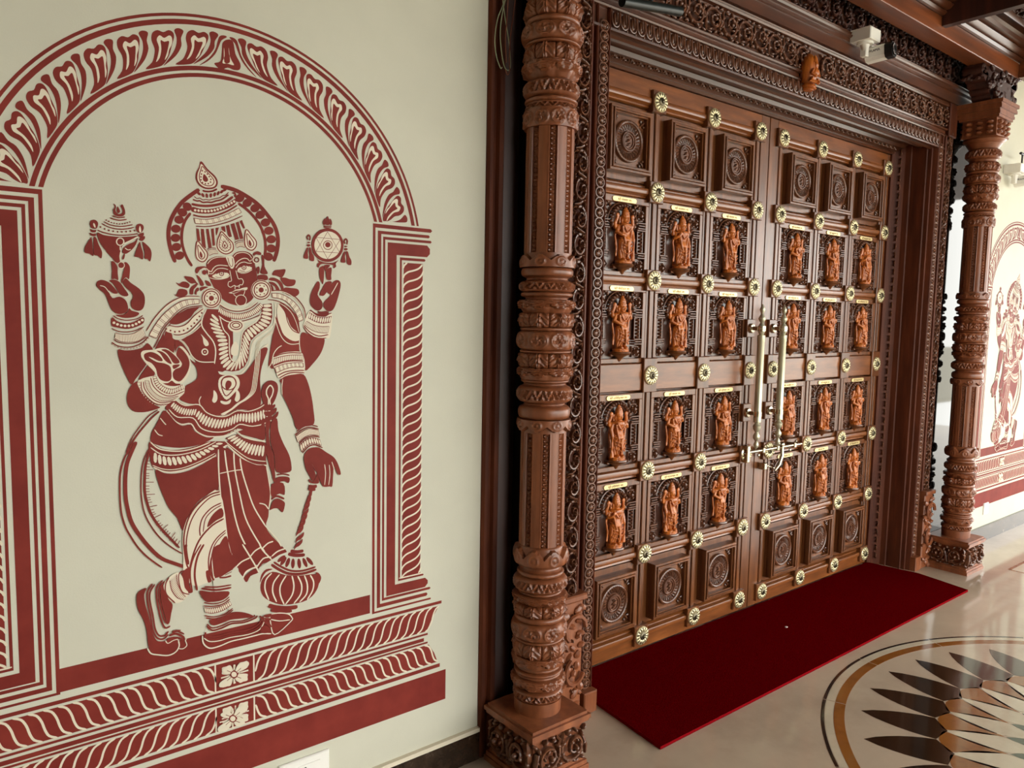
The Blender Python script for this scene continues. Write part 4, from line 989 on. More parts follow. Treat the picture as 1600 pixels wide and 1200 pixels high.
R 0 3688,16082 3752,16081 3810,15973 3816,15818 3823,15666 3752,15692 3686,15689 3697,15878
R 0 3955,16082 4017,16085 4077,15988 4073,15830 4049,15694 3998,15737 3936,15689 3903,15598 3883,15631 3918,15800 3952,15936 3933,16002
C 0 3970,16016 3946,15954 3890,15926 3836,15948 3815,16007 3839,16068 3895,16096 3949,16074
R 0 3954,16019 3935,15971 3891,15949 3848,15966 3831,16012 3850,16061 3894,16083 3937,16066
R 0 3368,15509 3381,15609 3461,15654 3560,15639 3659,15576 3756,15458 3811,15366 3723,15349 3614,15419 3690,15243 3833,15281 3955,15217 4013,15083 4000,14947 3905,14882 3782,14880 3673,14963 3607,15118 3542,15317 3435,15424
T 18 3438,15523 3536,15494 3633,15364 3692,15299
T 20 3642,15309 3753,15335 3854,15304 3997,15264
R 0 3630,15642 3722,15675 3842,15629 3941,15487 4034,15333 3956,15290 3855,15338 3777,15470 3699,15589
R 0 3992,15714 4088,15617 4252,15499 4365,15366 4389,15207 4358,15046 4282,14964 4177,14969 4095,15040 4077,15164 4132,15291 4083,15402 3992,15489 3919,15599 3941,15678
R 0 4043,15016 4093,14960 4239,14918 4237,14860 4131,14802 3944,14783 3821,14809 3751,14853 3905,14866 3999,14925
S 17 3700,14834 3780,14774 3943,14731 4130,14745 4257,14792 4332,14850
R 0 3669,14795 3778,14707 3941,14663 4128,14688 4342,14805 4343,14667 4146,14558 3958,14523 3774,14556 3654,14604
E 9,51 3706,14668 3817,14617 3960,14595 4127,14619 4319,14736
S 17 3662,14537 3793,14470 3977,14452 4144,14482 4347,14575
Bt 20,12 3730,14436 3852,14402 4017,14398 4143,14430 4314,14540 / 3717,14301 3828,14232 4013,14208 4223,14241 4385,14368
S 17 3696,14278 3806,14203 4012,14179 4222,14214 4406,14345
S 19 3648,14211 3764,14131 3927,14095 4115,14105 4306,14195 4448,14344
D 14,28 3663,14166 3783,14090 3947,14056 4135,14068 4305,14149 4447,14298
E 14,17 3663,14166 3783,14090 3947,14056 4135,14068 4305,14149 4447,14298
R 0 3775,14032 3918,14019 4106,14024 4318,14083 4427,14186 4541,14023 4380,14001 4283,13933 4280,13830 4352,13724 4394,13688 4262,13494 4131,13313 4044,13197 3925,13436 3809,13759
R 0 4044,13183 4193,13276 4223,13171 4293,12981 4417,12811 4588,12660 4674,12608 4542,12557 4325,12516 4112,12537 3989,12649 3937,12814 3956,12998
R 0 4437,13675 4542,13579 4572,13461 4516,13346 4364,13305 4205,13322
R 0 4710,14278 4819,14277 4836,14066 4749,14067 4595,14022
R 0 4852,14277 5017,14253 5023,13993 4924,14030 4847,14066
R 0 5062,14253 5195,14205 5306,14061 5394,13892 5325,13869 5237,14038 5149,14110 5080,14039 5045,13969
C 0 4271,13887 4316,14002 4531,14023 4705,14067 4880,14042 5033,13922 5171,14110 5327,13965 5392,13796 5386,13483 5244,13224 5085,13182 4687,13222 4562,13485 4373,13700
R 0 4334,13863 4357,13932 4486,13972 4615,13928 4722,13833 4753,13750 4655,13752 4526,13825 4441,13850 4611,13729 4785,13690 4916,13616 4946,13497 4943,13307 4863,13239 4732,13267 4635,13365 4596,13554 4502,13697 4375,13770
R 0 4617,13998 4747,13973 4876,13853 4961,13674 4873,13700 4787,13784 4702,13927
R 0 4726,14020 4836,14031 4967,13946 5120,13777 5140,13694 5050,13672 4984,13709 4920,13829 4834,13948
R 0 5148,14074 5259,13966 5358,13797 5377,13628 5317,13437 5200,13273 5109,13229 4998,13305 4979,13448 5048,13541 5161,13586 5197,13680 5120,13801 5066,13897 5102,14015
R 0 4983,13638 5140,13653 5116,13599 5003,13543
R 0 4953,13259 5041,13184 5153,13167 5107,13121 4906,13130 4730,13197 4863,13203
C 0 4194,13288 4603,13390 4687,13245 4905,13118 5130,13132 5243,13128 5250,12935 5078,12799 4896,12642 4675,12655 4418,12834 4251,13030
Bl 16,13 4603,13378 4665,13223 4816,13098 4993,13055 5198,13154 / 4516,13369 4577,13156 4748,12983 4946,12926 5229,13032
Bt 26,13 4428,13279 4488,13066 4658,12893 4855,12835 5102,12870 / 4342,13282 4401,13046 4591,12825 4787,12755 5033,12802
S 18 4310,13260 4337,13073 4504,12830 4720,12723 4987,12756
S 18 4473,13347 4533,13134 4725,12937 4945,12878 5240,12983
S 18 4257,13262 4273,13052 4418,12834 4632,12681 4941,12687
D 16,29 4214,13241 4241,13054 4375,12837 4588,12672 4896,12666
E 16,18 4214,13241 4241,13054 4375,12837 4588,12672 4896,12666
R 0 5381,13796 5459,13722 5597,13671 5973,13662 6065,13463 6159,13361 6624,13346 6800,13441 7031,13763 7187,14014 7367,14012 7207,13556 7152,13200 7173,12739 7144,12509 6938,12394 6537,12444 6290,12334 5999,12329 5716,12471 5602,12625 5348,12664 5123,12797 5239,12935 5265,13103 5427,13192 5556,13309 5537,13551 5436,13699
C 0 6171,13324 6329,13356 6524,13324 6609,13196 6595,13020 6469,12875 6271,12711 6128,12892 6071,13068 6085,13240
So 22 6522,13136 6495,13047 6424,12984 6328,12965 6234,12993 6165,13061 6142,13152 6168,13240 6238,13302 6333,13323 6428,13296 6497,13227
So 22 6157,13188 6231,13285 6426,13290 6510,13174 6483,13025 6272,12810 6166,12990
R 0 6253,13135 6302,13207 6387,13179 6398,13079 6286,12947 6246,13036
D 22,25 6073,13241 6058,13044 6151,12841 6270,12686 6468,12800 6619,12994 6622,13245
C 0 5954,12974 6032,12872 6036,12723 5968,12648 5910,12705 5942,12827
C 0 6525,12973 6605,12869 6610,12717 6540,12641 6479,12699 6513,12823
C 0 6125,12694 6270,12661 6381,12717 6355,12618 6244,12587 6136,12631
T 21 5640,12830 5592,12723 5624,12574
T 18 7059,14016 7029,13637 6974,13258 6906,12905 6740,12710 6539,12595 6365,12455 6120,12346
T 18 7095,14015 7065,13636 7010,13257 6942,12903 6765,12709 6560,12594 6382,12454 6133,12331
T 18 7131,14015 7101,13635 7045,13255 6977,12902 6789,12708 6581,12593 6399,12453 6146,12316
T 18 7166,14015 7136,13634 7081,13254 7013,12900 6814,12707 6602,12592 6416,12452 6160,12301
R 0 4795,12624 4891,12427 5111,12171 5339,12154 5474,11973 5752,11802 6135,11770 6530,11939 6780,11868 7086,11895 7295,12009 7454,12205 7483,12515 7353,12626 7093,12487 6787,12403 6512,12433 6265,12311 5999,12329 5763,12443 5578,12614 5301,12618 5032,12754
Bl 11,16 4987,12732 5187,12589 5392,12540 5542,12531 / 4895,12618 5071,12439 5296,12352 5492,12351
Bl 26,17 5576,12492 5785,12343 6046,12239 6313,12245 6511,12345 6786,12340 7091,12371 7404,12468 / 5481,12339 5640,12107 5874,11990 6138,11957 6383,12014 6632,12109 6934,12036 7454,12205
T 25 5055,12753 5256,12621 5579,12626 5763,12419 5999,12304 6264,12286 6537,12406 6837,12375 7144,12458 7379,12625
T 25 4871,12548 5069,12343 5433,12294 5615,12035 5849,11918 6137,11882 6406,11936 6606,12047 6933,11971 7295,12035 7493,12229
T 30 4816,12527 4978,12277 5156,12156 5385,12151 5520,11945 5776,11800 6135,11770 6355,11814 6580,11897 6881,11847 7242,11935 7452,12101
D 34,25 4805,12576 4979,12325 5179,12190 5408,12186 5567,11965 5800,11848 6136,11807 6381,11862 6580,11948 6881,11886 7242,11974 7453,12153
R 0 4760,12531 4891,12403 5022,12226 5178,12118 5361,12128 5474,11948 5752,11777 5942,11761 5750,11654 5467,11581 5099,11566 4742,11636 4523,11716 4438,11795 4464,12006 4555,12165 4646,12348
T 23 4668,12347 4754,12222 4797,12171
T 23 4531,12072 4616,11946 4714,11902
S 32 4650,12514 4494,12382 4295,12161 4120,11941 3999,11741 3909,11516
S 20 4618,12552 4408,12412 4188,12146 4012,11880 3889,11564
S 30 4049,11814 3943,11613 3833,11391 3752,11073 3733,10725 3734,10349 3758,10063 3834,9744 3934,9513 4098,9197 4329,8888 4633,8585
S 67 4116,11808 4005,11560 3904,11290 3859,10943 3853,10521 3888,10209 3964,9866 4106,9556 4336,9179 4616,8834 4950,8622 5224,8468
S 24 4401,11616 4277,11344 4215,11019 4196,10665 4210,10330 4268,10010 4391,9702 4604,9350 4868,9059 5115,8852
S 43 4411,11544 4317,11221 4288,10892 4280,10559 4328,10265 4419,9963 4588,9646 4784,9369 5049,9014
S 21 4330,11315 4416,11306
S 21 4317,11245 4404,11231
S 21 4316,11174 4402,11155
S 21 4310,11103 4483,11080
S 21 4301,11009 4392,10999
S 21 4300,10950 4391,10939
S 21 4294,10891 4385,10880
S 21 4292,10796 4487,10772
S 21 4288,10701 4385,10689
S 21 4286,10630 4383,10617
S 21 4291,10557 4388,10550
S 21 4294,10485 4507,10469
S 21 4303,10400 4400,10398
S 21 4314,10344 4411,10346
S 21 4328,10277 4436,10280
S 22 4347,10166 4552,10182
S 22 4367,10079 4473,10093
S 22 4387,10004 4492,10024
S 22 4414,9952 4518,9977
S 22 4439,9863 4635,9937
S 22 4491,9746 4589,9789
S 22 4523,9681 4631,9727
S 22 4566,9625 4671,9678
S 22 4608,9521 4790,9656
S 22 4662,9463 4758,9552
S 22 4706,9407 4797,9502
S 22 4750,9350 4841,9445
S 22 4815,9241 4957,9427
S 22 4871,9206 4947,9318
S 23 4926,9147 5002,9259
S 23 4993,9086 5064,9202
R 0 4427,11780 4631,11618 4873,11535 5144,11521 5467,11564 5797,11658 6255,11617 6278,11539 5983,11291 5552,11112 5157,11008 4751,11005 4467,11157 4409,11473 4391,11641
T 29 4427,11780 4608,11597 4873,11511 5166,11483 5513,11535 5845,11641
T 24 4434,11637 4649,11461 4915,11398 5233,11403 5605,11477 5988,11640
Bl 15,17 4498,11548 4693,11421 4959,11365 5278,11374 5652,11460 6036,11624 / 4470,11264 4643,11174 4909,11120 5205,11137 5554,11223 6205,11596
T 29 4478,11144 4684,11025 4906,10975 5225,11000 5599,11119 5983,11291 6253,11516
T 19 4468,11193 4686,11080 4930,11033 5226,11061 5600,11181 5959,11343
R 0 4531,11078 4728,10972 4996,10928 5317,10965 5669,11099 5982,11253 6026,10985 6029,10379 5823,10305 5583,10187 5392,9990 5223,9692 5138,9433 5018,9774 4821,10073 4693,10407 4590,10735
R 0 6254,11591 6477,11698 7263,11500 7285,11055 7283,10872 7024,10926 6720,11088 6473,11343 6277,11488
R 0 6529,11838 6781,11919 7087,11921 7243,12064 7264,11596 7032,11642 6728,11745
Bl 12,18 6479,11791 6676,11647 6903,11524 7263,11440 / 6232,11711 6475,11487 6772,11228 7233,11104
T 29 6517,11864 6727,11694 6980,11595 7290,11528
S 21 6504,11802 6727,11643 6979,11538 7289,11476
T 32 6266,11540 6472,11318 6770,11057 7024,10926 7309,10882
T 21 6206,11646 6473,11394 6771,11147 7025,11043 7284,10990
T 30 6266,11527 6130,11452 5983,11316
R 0 5998,11490 6228,11443 6277,11463 6620,11150 7024,10926 7283,10859 7383,10414 7393,10042 7350,9731 7334,9468 7265,9213 7421,8921 7795,8478 7794,8369 7415,8224 7044,8189 6708,8202 6475,7855 6674,7548 6425,7865 6236,8683 6098,9351 6041,10377 6025,10884
R 0 5998,11490 6215,11419 6169,10792 6072,10803 6041,11134
T 37 6203,11395 6245,10986 6335,10390 6402,9817 6544,9200 6740,8722 6891,8404
T 35 6436,11372 6454,10886 6581,10152 6725,9509 7001,8913 7310,8379
T 35 6595,11152 6640,10814 6785,10280 6959,9761 7265,9200
T 29 7265,9200 7554,8818 7687,8579
T 23 6072,10803 6243,10821 6466,10839 6641,10835
T 35 6045,11435 6048,10806 6106,9860 6194,9206 6334,8535 6389,8056
T 28 7089,9874 7245,9812 7336,9680
T 30 7296,10844 7357,10469 7401,10068 7349,9678
WX 0 6339,8880 6406,8322 6493,8227 6628,7937 6728,7757 6833,7921 7042,7972 7070,8113 7415,8260 7631,8354 7849,8395 7795,8487 7960,8484 8350,8386 8632,7917 8341,6972 7402,6965 6720,7095 6363,7047 5920,7358 5835,8125 6355,8280
RX 0 5835,8100 5849,8967 6264,8893 6418,8280 6179,8159 5981,8083
T 33 6239,8898 6310,8600 6443,8276
RX 0 6289,8889 6614,8831 6814,8454 6481,8294 6359,8591
RX 0 6640,8827 7077,8750 7102,8639 6827,8464
RX 0 7103,8745 7207,8647 7154,8643
RX 0 7208,8726 7499,8675 7660,8565 7417,8448 7310,8387 7180,8625
R 0 6853,8446 7101,8612 7180,8572 7336,8382 7151,8390 6993,8234 6968,8319
R 0 7403,8370 7524,8442 7768,8478 7822,8428 7767,8383 7577,8364 7442,8295
R 0 6505,8211 6813,8375 6966,8160 6707,8079 6641,7934
R 0 7017,8123 7177,8306 7389,8319 7402,8249 7202,8220 7043,8078
R 0 6653,7905 6835,8053 6991,8102 7042,7972 6833,7921 6728,7771
S 22 6480,8216 6633,8330 6813,8401
S 22 6840,8436 6970,8557 7115,8623
S 23 7180,8651 7313,8708 7420,8729
T 36 6455,8247 6608,8361 6827,8425
T 37 6827,8451 6958,8586 7128,8661
T 37 7154,8616 7313,8734 7460,8762
T 37 6633,7909 6706,8053 6849,8117 6992,8134
T 37 6991,8115 7177,8332 7402,8338
T 38 7416,8354 7578,8459 7795,8500
T 37 6627,8829 6827,8451 6991,8128 7055,7982
T 37 7077,8776 7167,8574 7415,8260
R 0 7174,12841 7228,13044 7359,13154 7489,13162 7607,13080 7632,12897 7563,12666 7457,12504 7352,12497 7248,12529 7198,12686
T 34 7365,12522 7367,12677 7316,12809 7330,12937 7423,13036 7500,12929 7472,12775 7406,12649 7417,12519
R 0 7235,12465 7404,12455 7536,12525 7548,12459 7455,12374 7272,12360
R 0 7246,12335 7455,12348 7575,12432 7587,12340 7480,12229 7297,12216
R 0 7297,12190 7480,12203 7627,12324 7626,12220 7532,12122 7348,12109
R 0 7295,12086 7426,12064 7371,11795 7407,11427 7496,11156 7519,10785 7542,10412 7489,10418 7426,10690 7312,11148 7291,11697
R 0 7452,12075 7598,12130 7635,11800 7766,11446 7925,11113 7991,10812 7949,10630 7571,10673 7522,11100 7420,11478 7410,11818
S 31 7571,10589 7759,10594 7934,10533
R 0 7565,10510 7758,10527 7934,10466 7905,10322 7784,10391 7555,10379
R 0 7436,10354 7756,10341 7794,10015 7646,10062 7419,10012
S 45 7418,9933 7565,10006 7780,9896
R 0 7389,9698 7457,9875 7591,9936 7779,9816 7792,9694 7728,9528 7616,9652 7482,9672 7375,9642
C 0 7469,13729 7707,13879 8001,13927 8328,13869 8379,13340 8050,13298 7674,13207 7571,13417
Bt 16,18 7508,13741 7733,13801 8000,13835 8327,13830 / 7519,13574 7785,13671 8053,13704 8340,13698
Bd 7,18 7545,13508 7784,13593 8053,13625 8340,13619 / 7596,13365 7836,13461 8079,13507 8353,13500
S 23 7522,13792 7733,13866 8001,13900 8300,13883
S 24 7622,13286 7836,13383 8106,13414 8380,13406
S 24 7661,13220 7889,13330 8105,13362 8379,13340
S 24 7506,13548 7784,13645 8053,13678 8354,13663
R 0 7687,13154 7835,13266 8105,13309 8352,13301 8489,13044 8585,12666 8639,12286 8651,11908 8370,11848 8149,11799 8015,12193 7803,12654 7737,12814 7739,13048
T 21 7767,13190 7739,12970 7745,12761
S 25 8148,11732 8315,11839 8539,11889 8765,11818
S 25 8093,11630 8287,11761 8510,11824 8793,11748
Bt 16,17 8120,11601 8314,11719 8510,11784 8778,11722 / 8188,11421 8369,11553 8565,11604 8806,11556
Bl 9,17 8229,11351 8396,11483 8593,11534 8820,11460 / 8283,11144 8451,11303 8649,11353 8877,11264
S 25 8215,11379 8368,11513 8593,11566 8820,11514
S 26 8310,11114 8479,11274 8677,11315 8905,11206
R 0 8351,10998 8422,11153 8563,11234 8791,11226 9020,11067 9224,10922 9342,10757 9431,10524 9454,10382 9356,10407 9253,10628 9223,10437 9193,10078 9105,10075 8988,10077 8901,10115 8815,10291 8730,10521 8645,10640 8589,10783 8673,10528 8687,10389 8601,10290 8531,10408 8392,10696
T 21 8961,10729 8989,10464 8959,10136
T 21 9101,10700 9120,10421 9082,10120
T 21 9180,10774 9238,10602 9253,10433
R 0 8502,10371 8601,10277 8701,10388 8730,10494 8801,10293 8758,10202 8558,10241 8488,10304
S 71 8487,10168 8614,10130 8729,10137
S 71 8472,10088 8586,10054 8685,10055
R 0 8485,9881 8517,10000 8569,10062 8607,10125 8600,10016 8555,9926 8517,9896 8478,9827
R 0 8423,9767 8466,9884 8534,9943 8585,10005 8576,9896 8516,9808 8465,9780 8414,9713
R 0 8367,9624 8417,9740 8496,9797 8556,9858 8546,9749 8476,9663 8416,9636 8357,9571
R 0 8312,9468 8365,9583 8450,9640 8514,9699 8503,9591 8428,9506 8365,9480 8301,9415
R 0 8271,9311 8326,9425 8414,9480 8481,9539 8469,9431 8392,9347 8326,9321 8260,9258
R 0 8228,9153 8283,9268 8371,9323 8437,9381 8426,9273 8348,9189 8282,9164 8217,9100
R 0 8169,8999 8225,9113 8315,9167 8383,9225 8371,9117 8292,9034 8224,9009 8157,8946
R 0 8112,8844 8168,8958 8258,9012 8326,9069 8314,8961 8235,8878 8168,8854 8100,8792
R 0 8098,8655 8161,8768 8262,8819 8339,8875 8325,8767 8236,8686 8161,8664 8085,8603
R 0 8055,8472 8118,8584 8219,8634 8295,8690 8282,8582 8193,8502 8118,8480 8042,8419
S 72 7945,8410 8125,8350 8321,8342
S 78 7876,8341 8097,8254 8363,8218
R 0 7717,8187 7629,8155 7573,8170 7582,8223 7651,8285 7739,8318 7796,8303 7787,8249
R 0 7783,8119 7712,8059 7657,8057 7649,8114 7693,8197 7763,8257 7819,8259 7827,8202
R 0 7912,8065 7861,7986 7811,7970 7789,8026 7809,8122 7859,8201 7910,8217 7932,8161
R 0 8067,8023 8045,7928 8003,7896 7967,7947 7957,8050 7979,8146 8020,8178 8057,8127
R 0 8248,7997 8242,7895 8206,7856 8163,7903 8137,8007 8144,8108 8179,8147 8222,8101
R 0 8414,8008 8439,7903 8418,7853 8365,7887 8309,7985 8285,8090 8305,8140 8359,8106
R 0 8548,8039 8602,7939 8599,7882 8540,7900 8460,7984 8406,8083 8409,8140 8468,8121
S 45 7468,8183 7682,8006 7955,7842 8290,7775 8675,7810
S 60 7400,8128 7627,7935 7899,7771 8289,7692 8703,7729
R 0 7171,7798 7438,7919 7789,7758 8232,7649 8659,7603 8774,7439 8744,7192 8570,6977 8284,6873 7755,6911 7403,7073 7166,7289 7090,7547
R 0 7078,7684 7120,7889 7253,8023 7439,7991 7252,7943 7145,7804
R 0 8674,7642 8775,7608 8847,7452 8774,7299 8760,7470
T 38 7411,7884 7250,7728 7221,7465 7324,7145
T 38 7626,7800 7462,7603 7433,7338 7538,7043
T 39 7816,7734 7650,7481 7648,7209 7755,6916
T 40 7981,7692 8035,7400 7977,7136 7782,6910
T 40 8148,7652 8259,7380 8229,7108 8031,6889
T 40 8345,7626 8429,7344 8399,7071 8199,6892
T 41 8516,7605 8615,7388 8585,7142 8426,6911
S 92 7309,7000 7509,6899 7836,6796 8137,6767
S 67 7380,6848 7644,6744 7974,6681
R 0 7400,6734 7835,6630 7931,6511 7889,6438 7479,6537 7359,6621
T 28 7387,6737 7616,6710 7862,6624 7967,6502 7944,6396 7475,6127 7358,6540 7346,6679 7400,6734
T 27 7358,6594 7614,6485 7916,6445
C 0 5136,8761 5123,9262 5199,9622 5391,9965 5678,10224 6052,10338 6221,9331 6206,8301 5496,7932 5150,8257
S 30 6064,10324 5822,10280 5534,10094 5319,9827 5184,9450 5154,9057 5203,8598 5269,8409
S 25 6075,10259 5821,10205 5556,9991 5363,9720 5252,9389 5211,9047 5250,8614
S 26 6096,10027 5840,9924 5622,9705 5546,9441 5554,9238
S 20 6095,9964 5888,9867 5693,9669 5627,9327
R 0 6106,9886 5935,9809 5787,9629 5736,9435 5955,9577 6140,9664
S 36 6151,9598 5857,9466 5565,9186 5394,8838 5268,8359 5238,7987
S 26 6195,9283 5972,9116 5823,8887 5745,8519 5785,7999
S 21 6195,9219 6021,9082 5884,8876 5817,8505 5858,8009
R 0 6218,9125 6043,8950 5940,8610 5907,8051 6481,8299 6310,8670
S 52 5208,9081 5193,8883 5256,8546
S 31 5570,9016 5400,8745 5301,8436 5295,8135 5336,7797
S 42 5641,9004 5495,8752 5419,8464 5402,8163 5455,7822
S 81 5725,8301 5735,8146 5780,7970
S 38 5827,8639 5786,8340 5819,8129 5878,8001
R 0 5854,8813 6027,8936 6223,8901 6413,8268 6137,8141 5915,8057 5859,8351
S 19 6312,8197 6187,8131 6062,8079
S 25 6336,8140 6161,8085
S 36 6013,8050 6160,8020 6322,8031
S 33 5646,7878 5936,7808 6319,7786
S 44 5562,7850 5934,7731 6318,7713
R 0 5090,8353 5243,8460 5250,8195 5280,7961 5336,7797 5196,7815 5083,7978 5052,8185
C 0 4653,8120 4792,8314 4999,8396 5111,8223 5152,7963 5242,7792 5099,7622 4915,7614 4736,7779
Bl 16,15 4790,8215 4830,7958 4963,7728 5123,7642 / 4975,8351 4994,8123 5081,7878 5182,7717
S 21 5161,8414 5021,8342 5027,8065 5104,7848 5265,7762
S 26 4781,8304 4698,8135 4715,7883 4915,7614
R 0 4030,7840 4045,8031 4123,8111 4265,8142 4207,7995 4223,7747 4303,7384 4361,7024 4445,6779 4555,6700 4736,6678 4850,6674 4964,6619 4973,6489 4890,6360 4706,6321 4481,6395 4327,6487 4266,6702 4241,7055 4171,7367 4068,7612
S 31 4399,8223 4285,8052 4279,7783 4337,7401 4373,7071 4468,6823 4624,6745 4739,6841
S 31 4454,8199 4339,8015 4334,7771 4392,7412 4429,7081 4514,6873 4648,6826 4741,6916
S 31 4633,8260 4496,8104 4490,7834 4528,7529 4589,7216 4675,7020 4789,7042
S 31 4677,8226 4551,8068 4546,7822 4595,7513 4657,7224 4745,7103
R 0 4632,8199 4673,7992 4780,7719 4857,7577 4818,7361 4768,7122 4701,7189 4639,7453 4579,7814 4585,8085
R 0 4679,6680 4760,6747 4943,6725 5080,6639 5137,6573 5079,6576 4942,6662 4757,6622
S 43 4761,6797 4922,6807 5081,6690 5115,6605
S 32 4831,6855 4969,6858 5117,6744
S 24 4831,6880 4923,6895 5038,6866
R 0 4975,6590 5056,6582 5158,6440 5076,6398 4972,6439
T 32 4246,6608 4326,6450 4503,6364 4728,6290 4901,6331 4989,6460 4975,6616
T 22 4983,6398 5087,6370 5175,6436 5144,6571 5173,6602
T 21 4668,6696 4723,6606 4849,6648 4965,6656
R 0 5513,7797 5812,7706 6241,7630 6227,7498 6052,7419 5808,7436 5640,7500
S 25 5615,7462 5856,7378 6101,7382 6264,7476
S 25 5602,7380 5854,7309 6100,7317 6276,7408
Bl 14,16 5613,7339 5805,7281 6050,7277 6275,7356 / 5647,7190 5827,7116 6097,7135 6323,7240
S 25 5621,7118 5850,7025 6121,7025 6347,7142
S 25 5656,7046 5873,6967 6145,6980 6359,7100
R 0 5764,6968 5996,6938 6195,6981 6346,7037 6599,6978 6829,6856 6880,6777 6622,6799 6293,6839 6068,6802 5846,6792 5762,6878
S 25 5689,6870 5821,6733 6067,6737 6292,6787 6621,6733 6906,6784 6907,6824
S 34 5677,6821 5820,6669 6066,6672 6316,6728 6646,6682 6958,6732 6985,6792
S 35 5638,6663 5672,6550 5915,6475 6288,6484 6669,6454 6981,6497 7115,6653 7063,6760
S 35 5612,6592 5695,6467 5938,6403 6287,6419 6719,6375 7033,6443 7167,6613 7142,6728
T 34 5564,6591 5585,6379 5739,6208 5984,6195 6284,6247 6615,6241 6926,6241 7137,6241 7376,6180
T 26 5599,6517 5742,6389 5986,6344 6286,6358 6745,6320 7059,6383 7193,6580
R 0 7173,6747 7387,6745 7346,6665 7239,6677
R 0 7199,6673 7359,6621 7358,6567 7212,6616
R 0 7171,6585 7317,6522 7396,6366 7290,6420
R 0 7104,6439 7236,6433 7369,6305 7315,6237 7181,6243 7076,6311
C 0 6389,5268 6525,5246 6661,5156 6660,5080 6505,5055 6404,5138
S 20 6405,5245 6541,5152
C 0 6321,5288 6186,5274 5985,5192 5983,5069 6200,5039 6303,5168
S 19 6304,5275 6168,5190
C 0 6390,5339 6526,5353 6734,5438 6735,5563 6512,5590 6408,5459
S 20 6407,5352 6544,5438
C 0 6322,5359 6188,5380 6056,5468 6057,5542 6207,5569 6307,5488
S 19 6306,5381 6173,5473
T 60 6533,5319 6734,5326
T 58 6194,5311 6014,5308
T 59 6357,5441 6359,5585
T 60 6354,5193 6352,5056
R 0 6457,5284 6426,5217 6354,5207 6283,5259 6255,5343 6285,5409 6357,5420 6428,5368
C 0 6426,5293 6405,5246 6354,5239 6305,5275 6285,5334 6306,5381 6356,5388 6406,5352
C 0 6338,4046 6474,4018 6611,3922 6610,3846 6454,3826 6353,3914
S 20 6354,4022 6490,3922
C 0 6270,4068 6135,4059 5933,3984 5931,3860 6148,3821 6251,3948
S 20 6253,4056 6117,3976
C 0 6339,4117 6476,4126 6684,4204 6685,4330 6462,4366 6357,4237
S 20 6356,4130 6494,4211
C 0 6271,4140 6137,4166 6004,4260 6005,4334 6156,4357 6256,4270
S 20 6255,4163 6121,4261
T 62 6482,4092 6684,4091
T 60 6142,4096 5962,4100
T 60 6306,4222 6308,4367
T 61 6303,3971 6301,3833
R 0 6406,4059 6375,3993 6303,3985 6232,4040 6203,4126 6234,4192 6306,4200 6377,4145
C 0 6376,4069 6354,4023 6303,4017 6253,4056 6234,4116 6255,4162 6305,4168 6355,4129"""
UNIT = """R 10123,5099 10046,5247 9913,5298 9800,5245 9670,5284 9582,5231 9589,5119 9705,4922 9831,4728 10034,4553 10216,4503 10549,4515 10321,4625 10195,4770 10125,4917
C 10230,4617 10127,4735 10014,4921 10007,5085 9940,5162 9883,5176 9810,5116 9675,5165 9623,5115 9660,4982 9786,4842 9854,4727 9981,4636 9866,4781 9765,4936 9720,5043 9838,5033 9917,5072 9969,4886 10091,4699
R 9514,5277 9431,5326 9341,5266 9419,5104 9446,4932 9573,4749 9734,4623 9948,4512 9829,4617 9661,4778 9556,4937 9504,5111
R 9258,5242 9171,5284 9109,5258 9221,5154 9289,4991 9384,4789 9571,4599 9783,4490 9536,4678 9372,4904 9311,5101
B 8982,5200 8830,5188 8755,4901 8602,4700 8616,4546 8791,4501 8992,4523 9195,4442 9362,4527 9381,4582 9207,4643 9148,4862 9115,5097
D 9084,4988 9072,4798 9146,4614 8990,4620 8794,4618 8869,4720 8940,4861 8949,5014 8917,4750 8941,4648 9087,4642"""
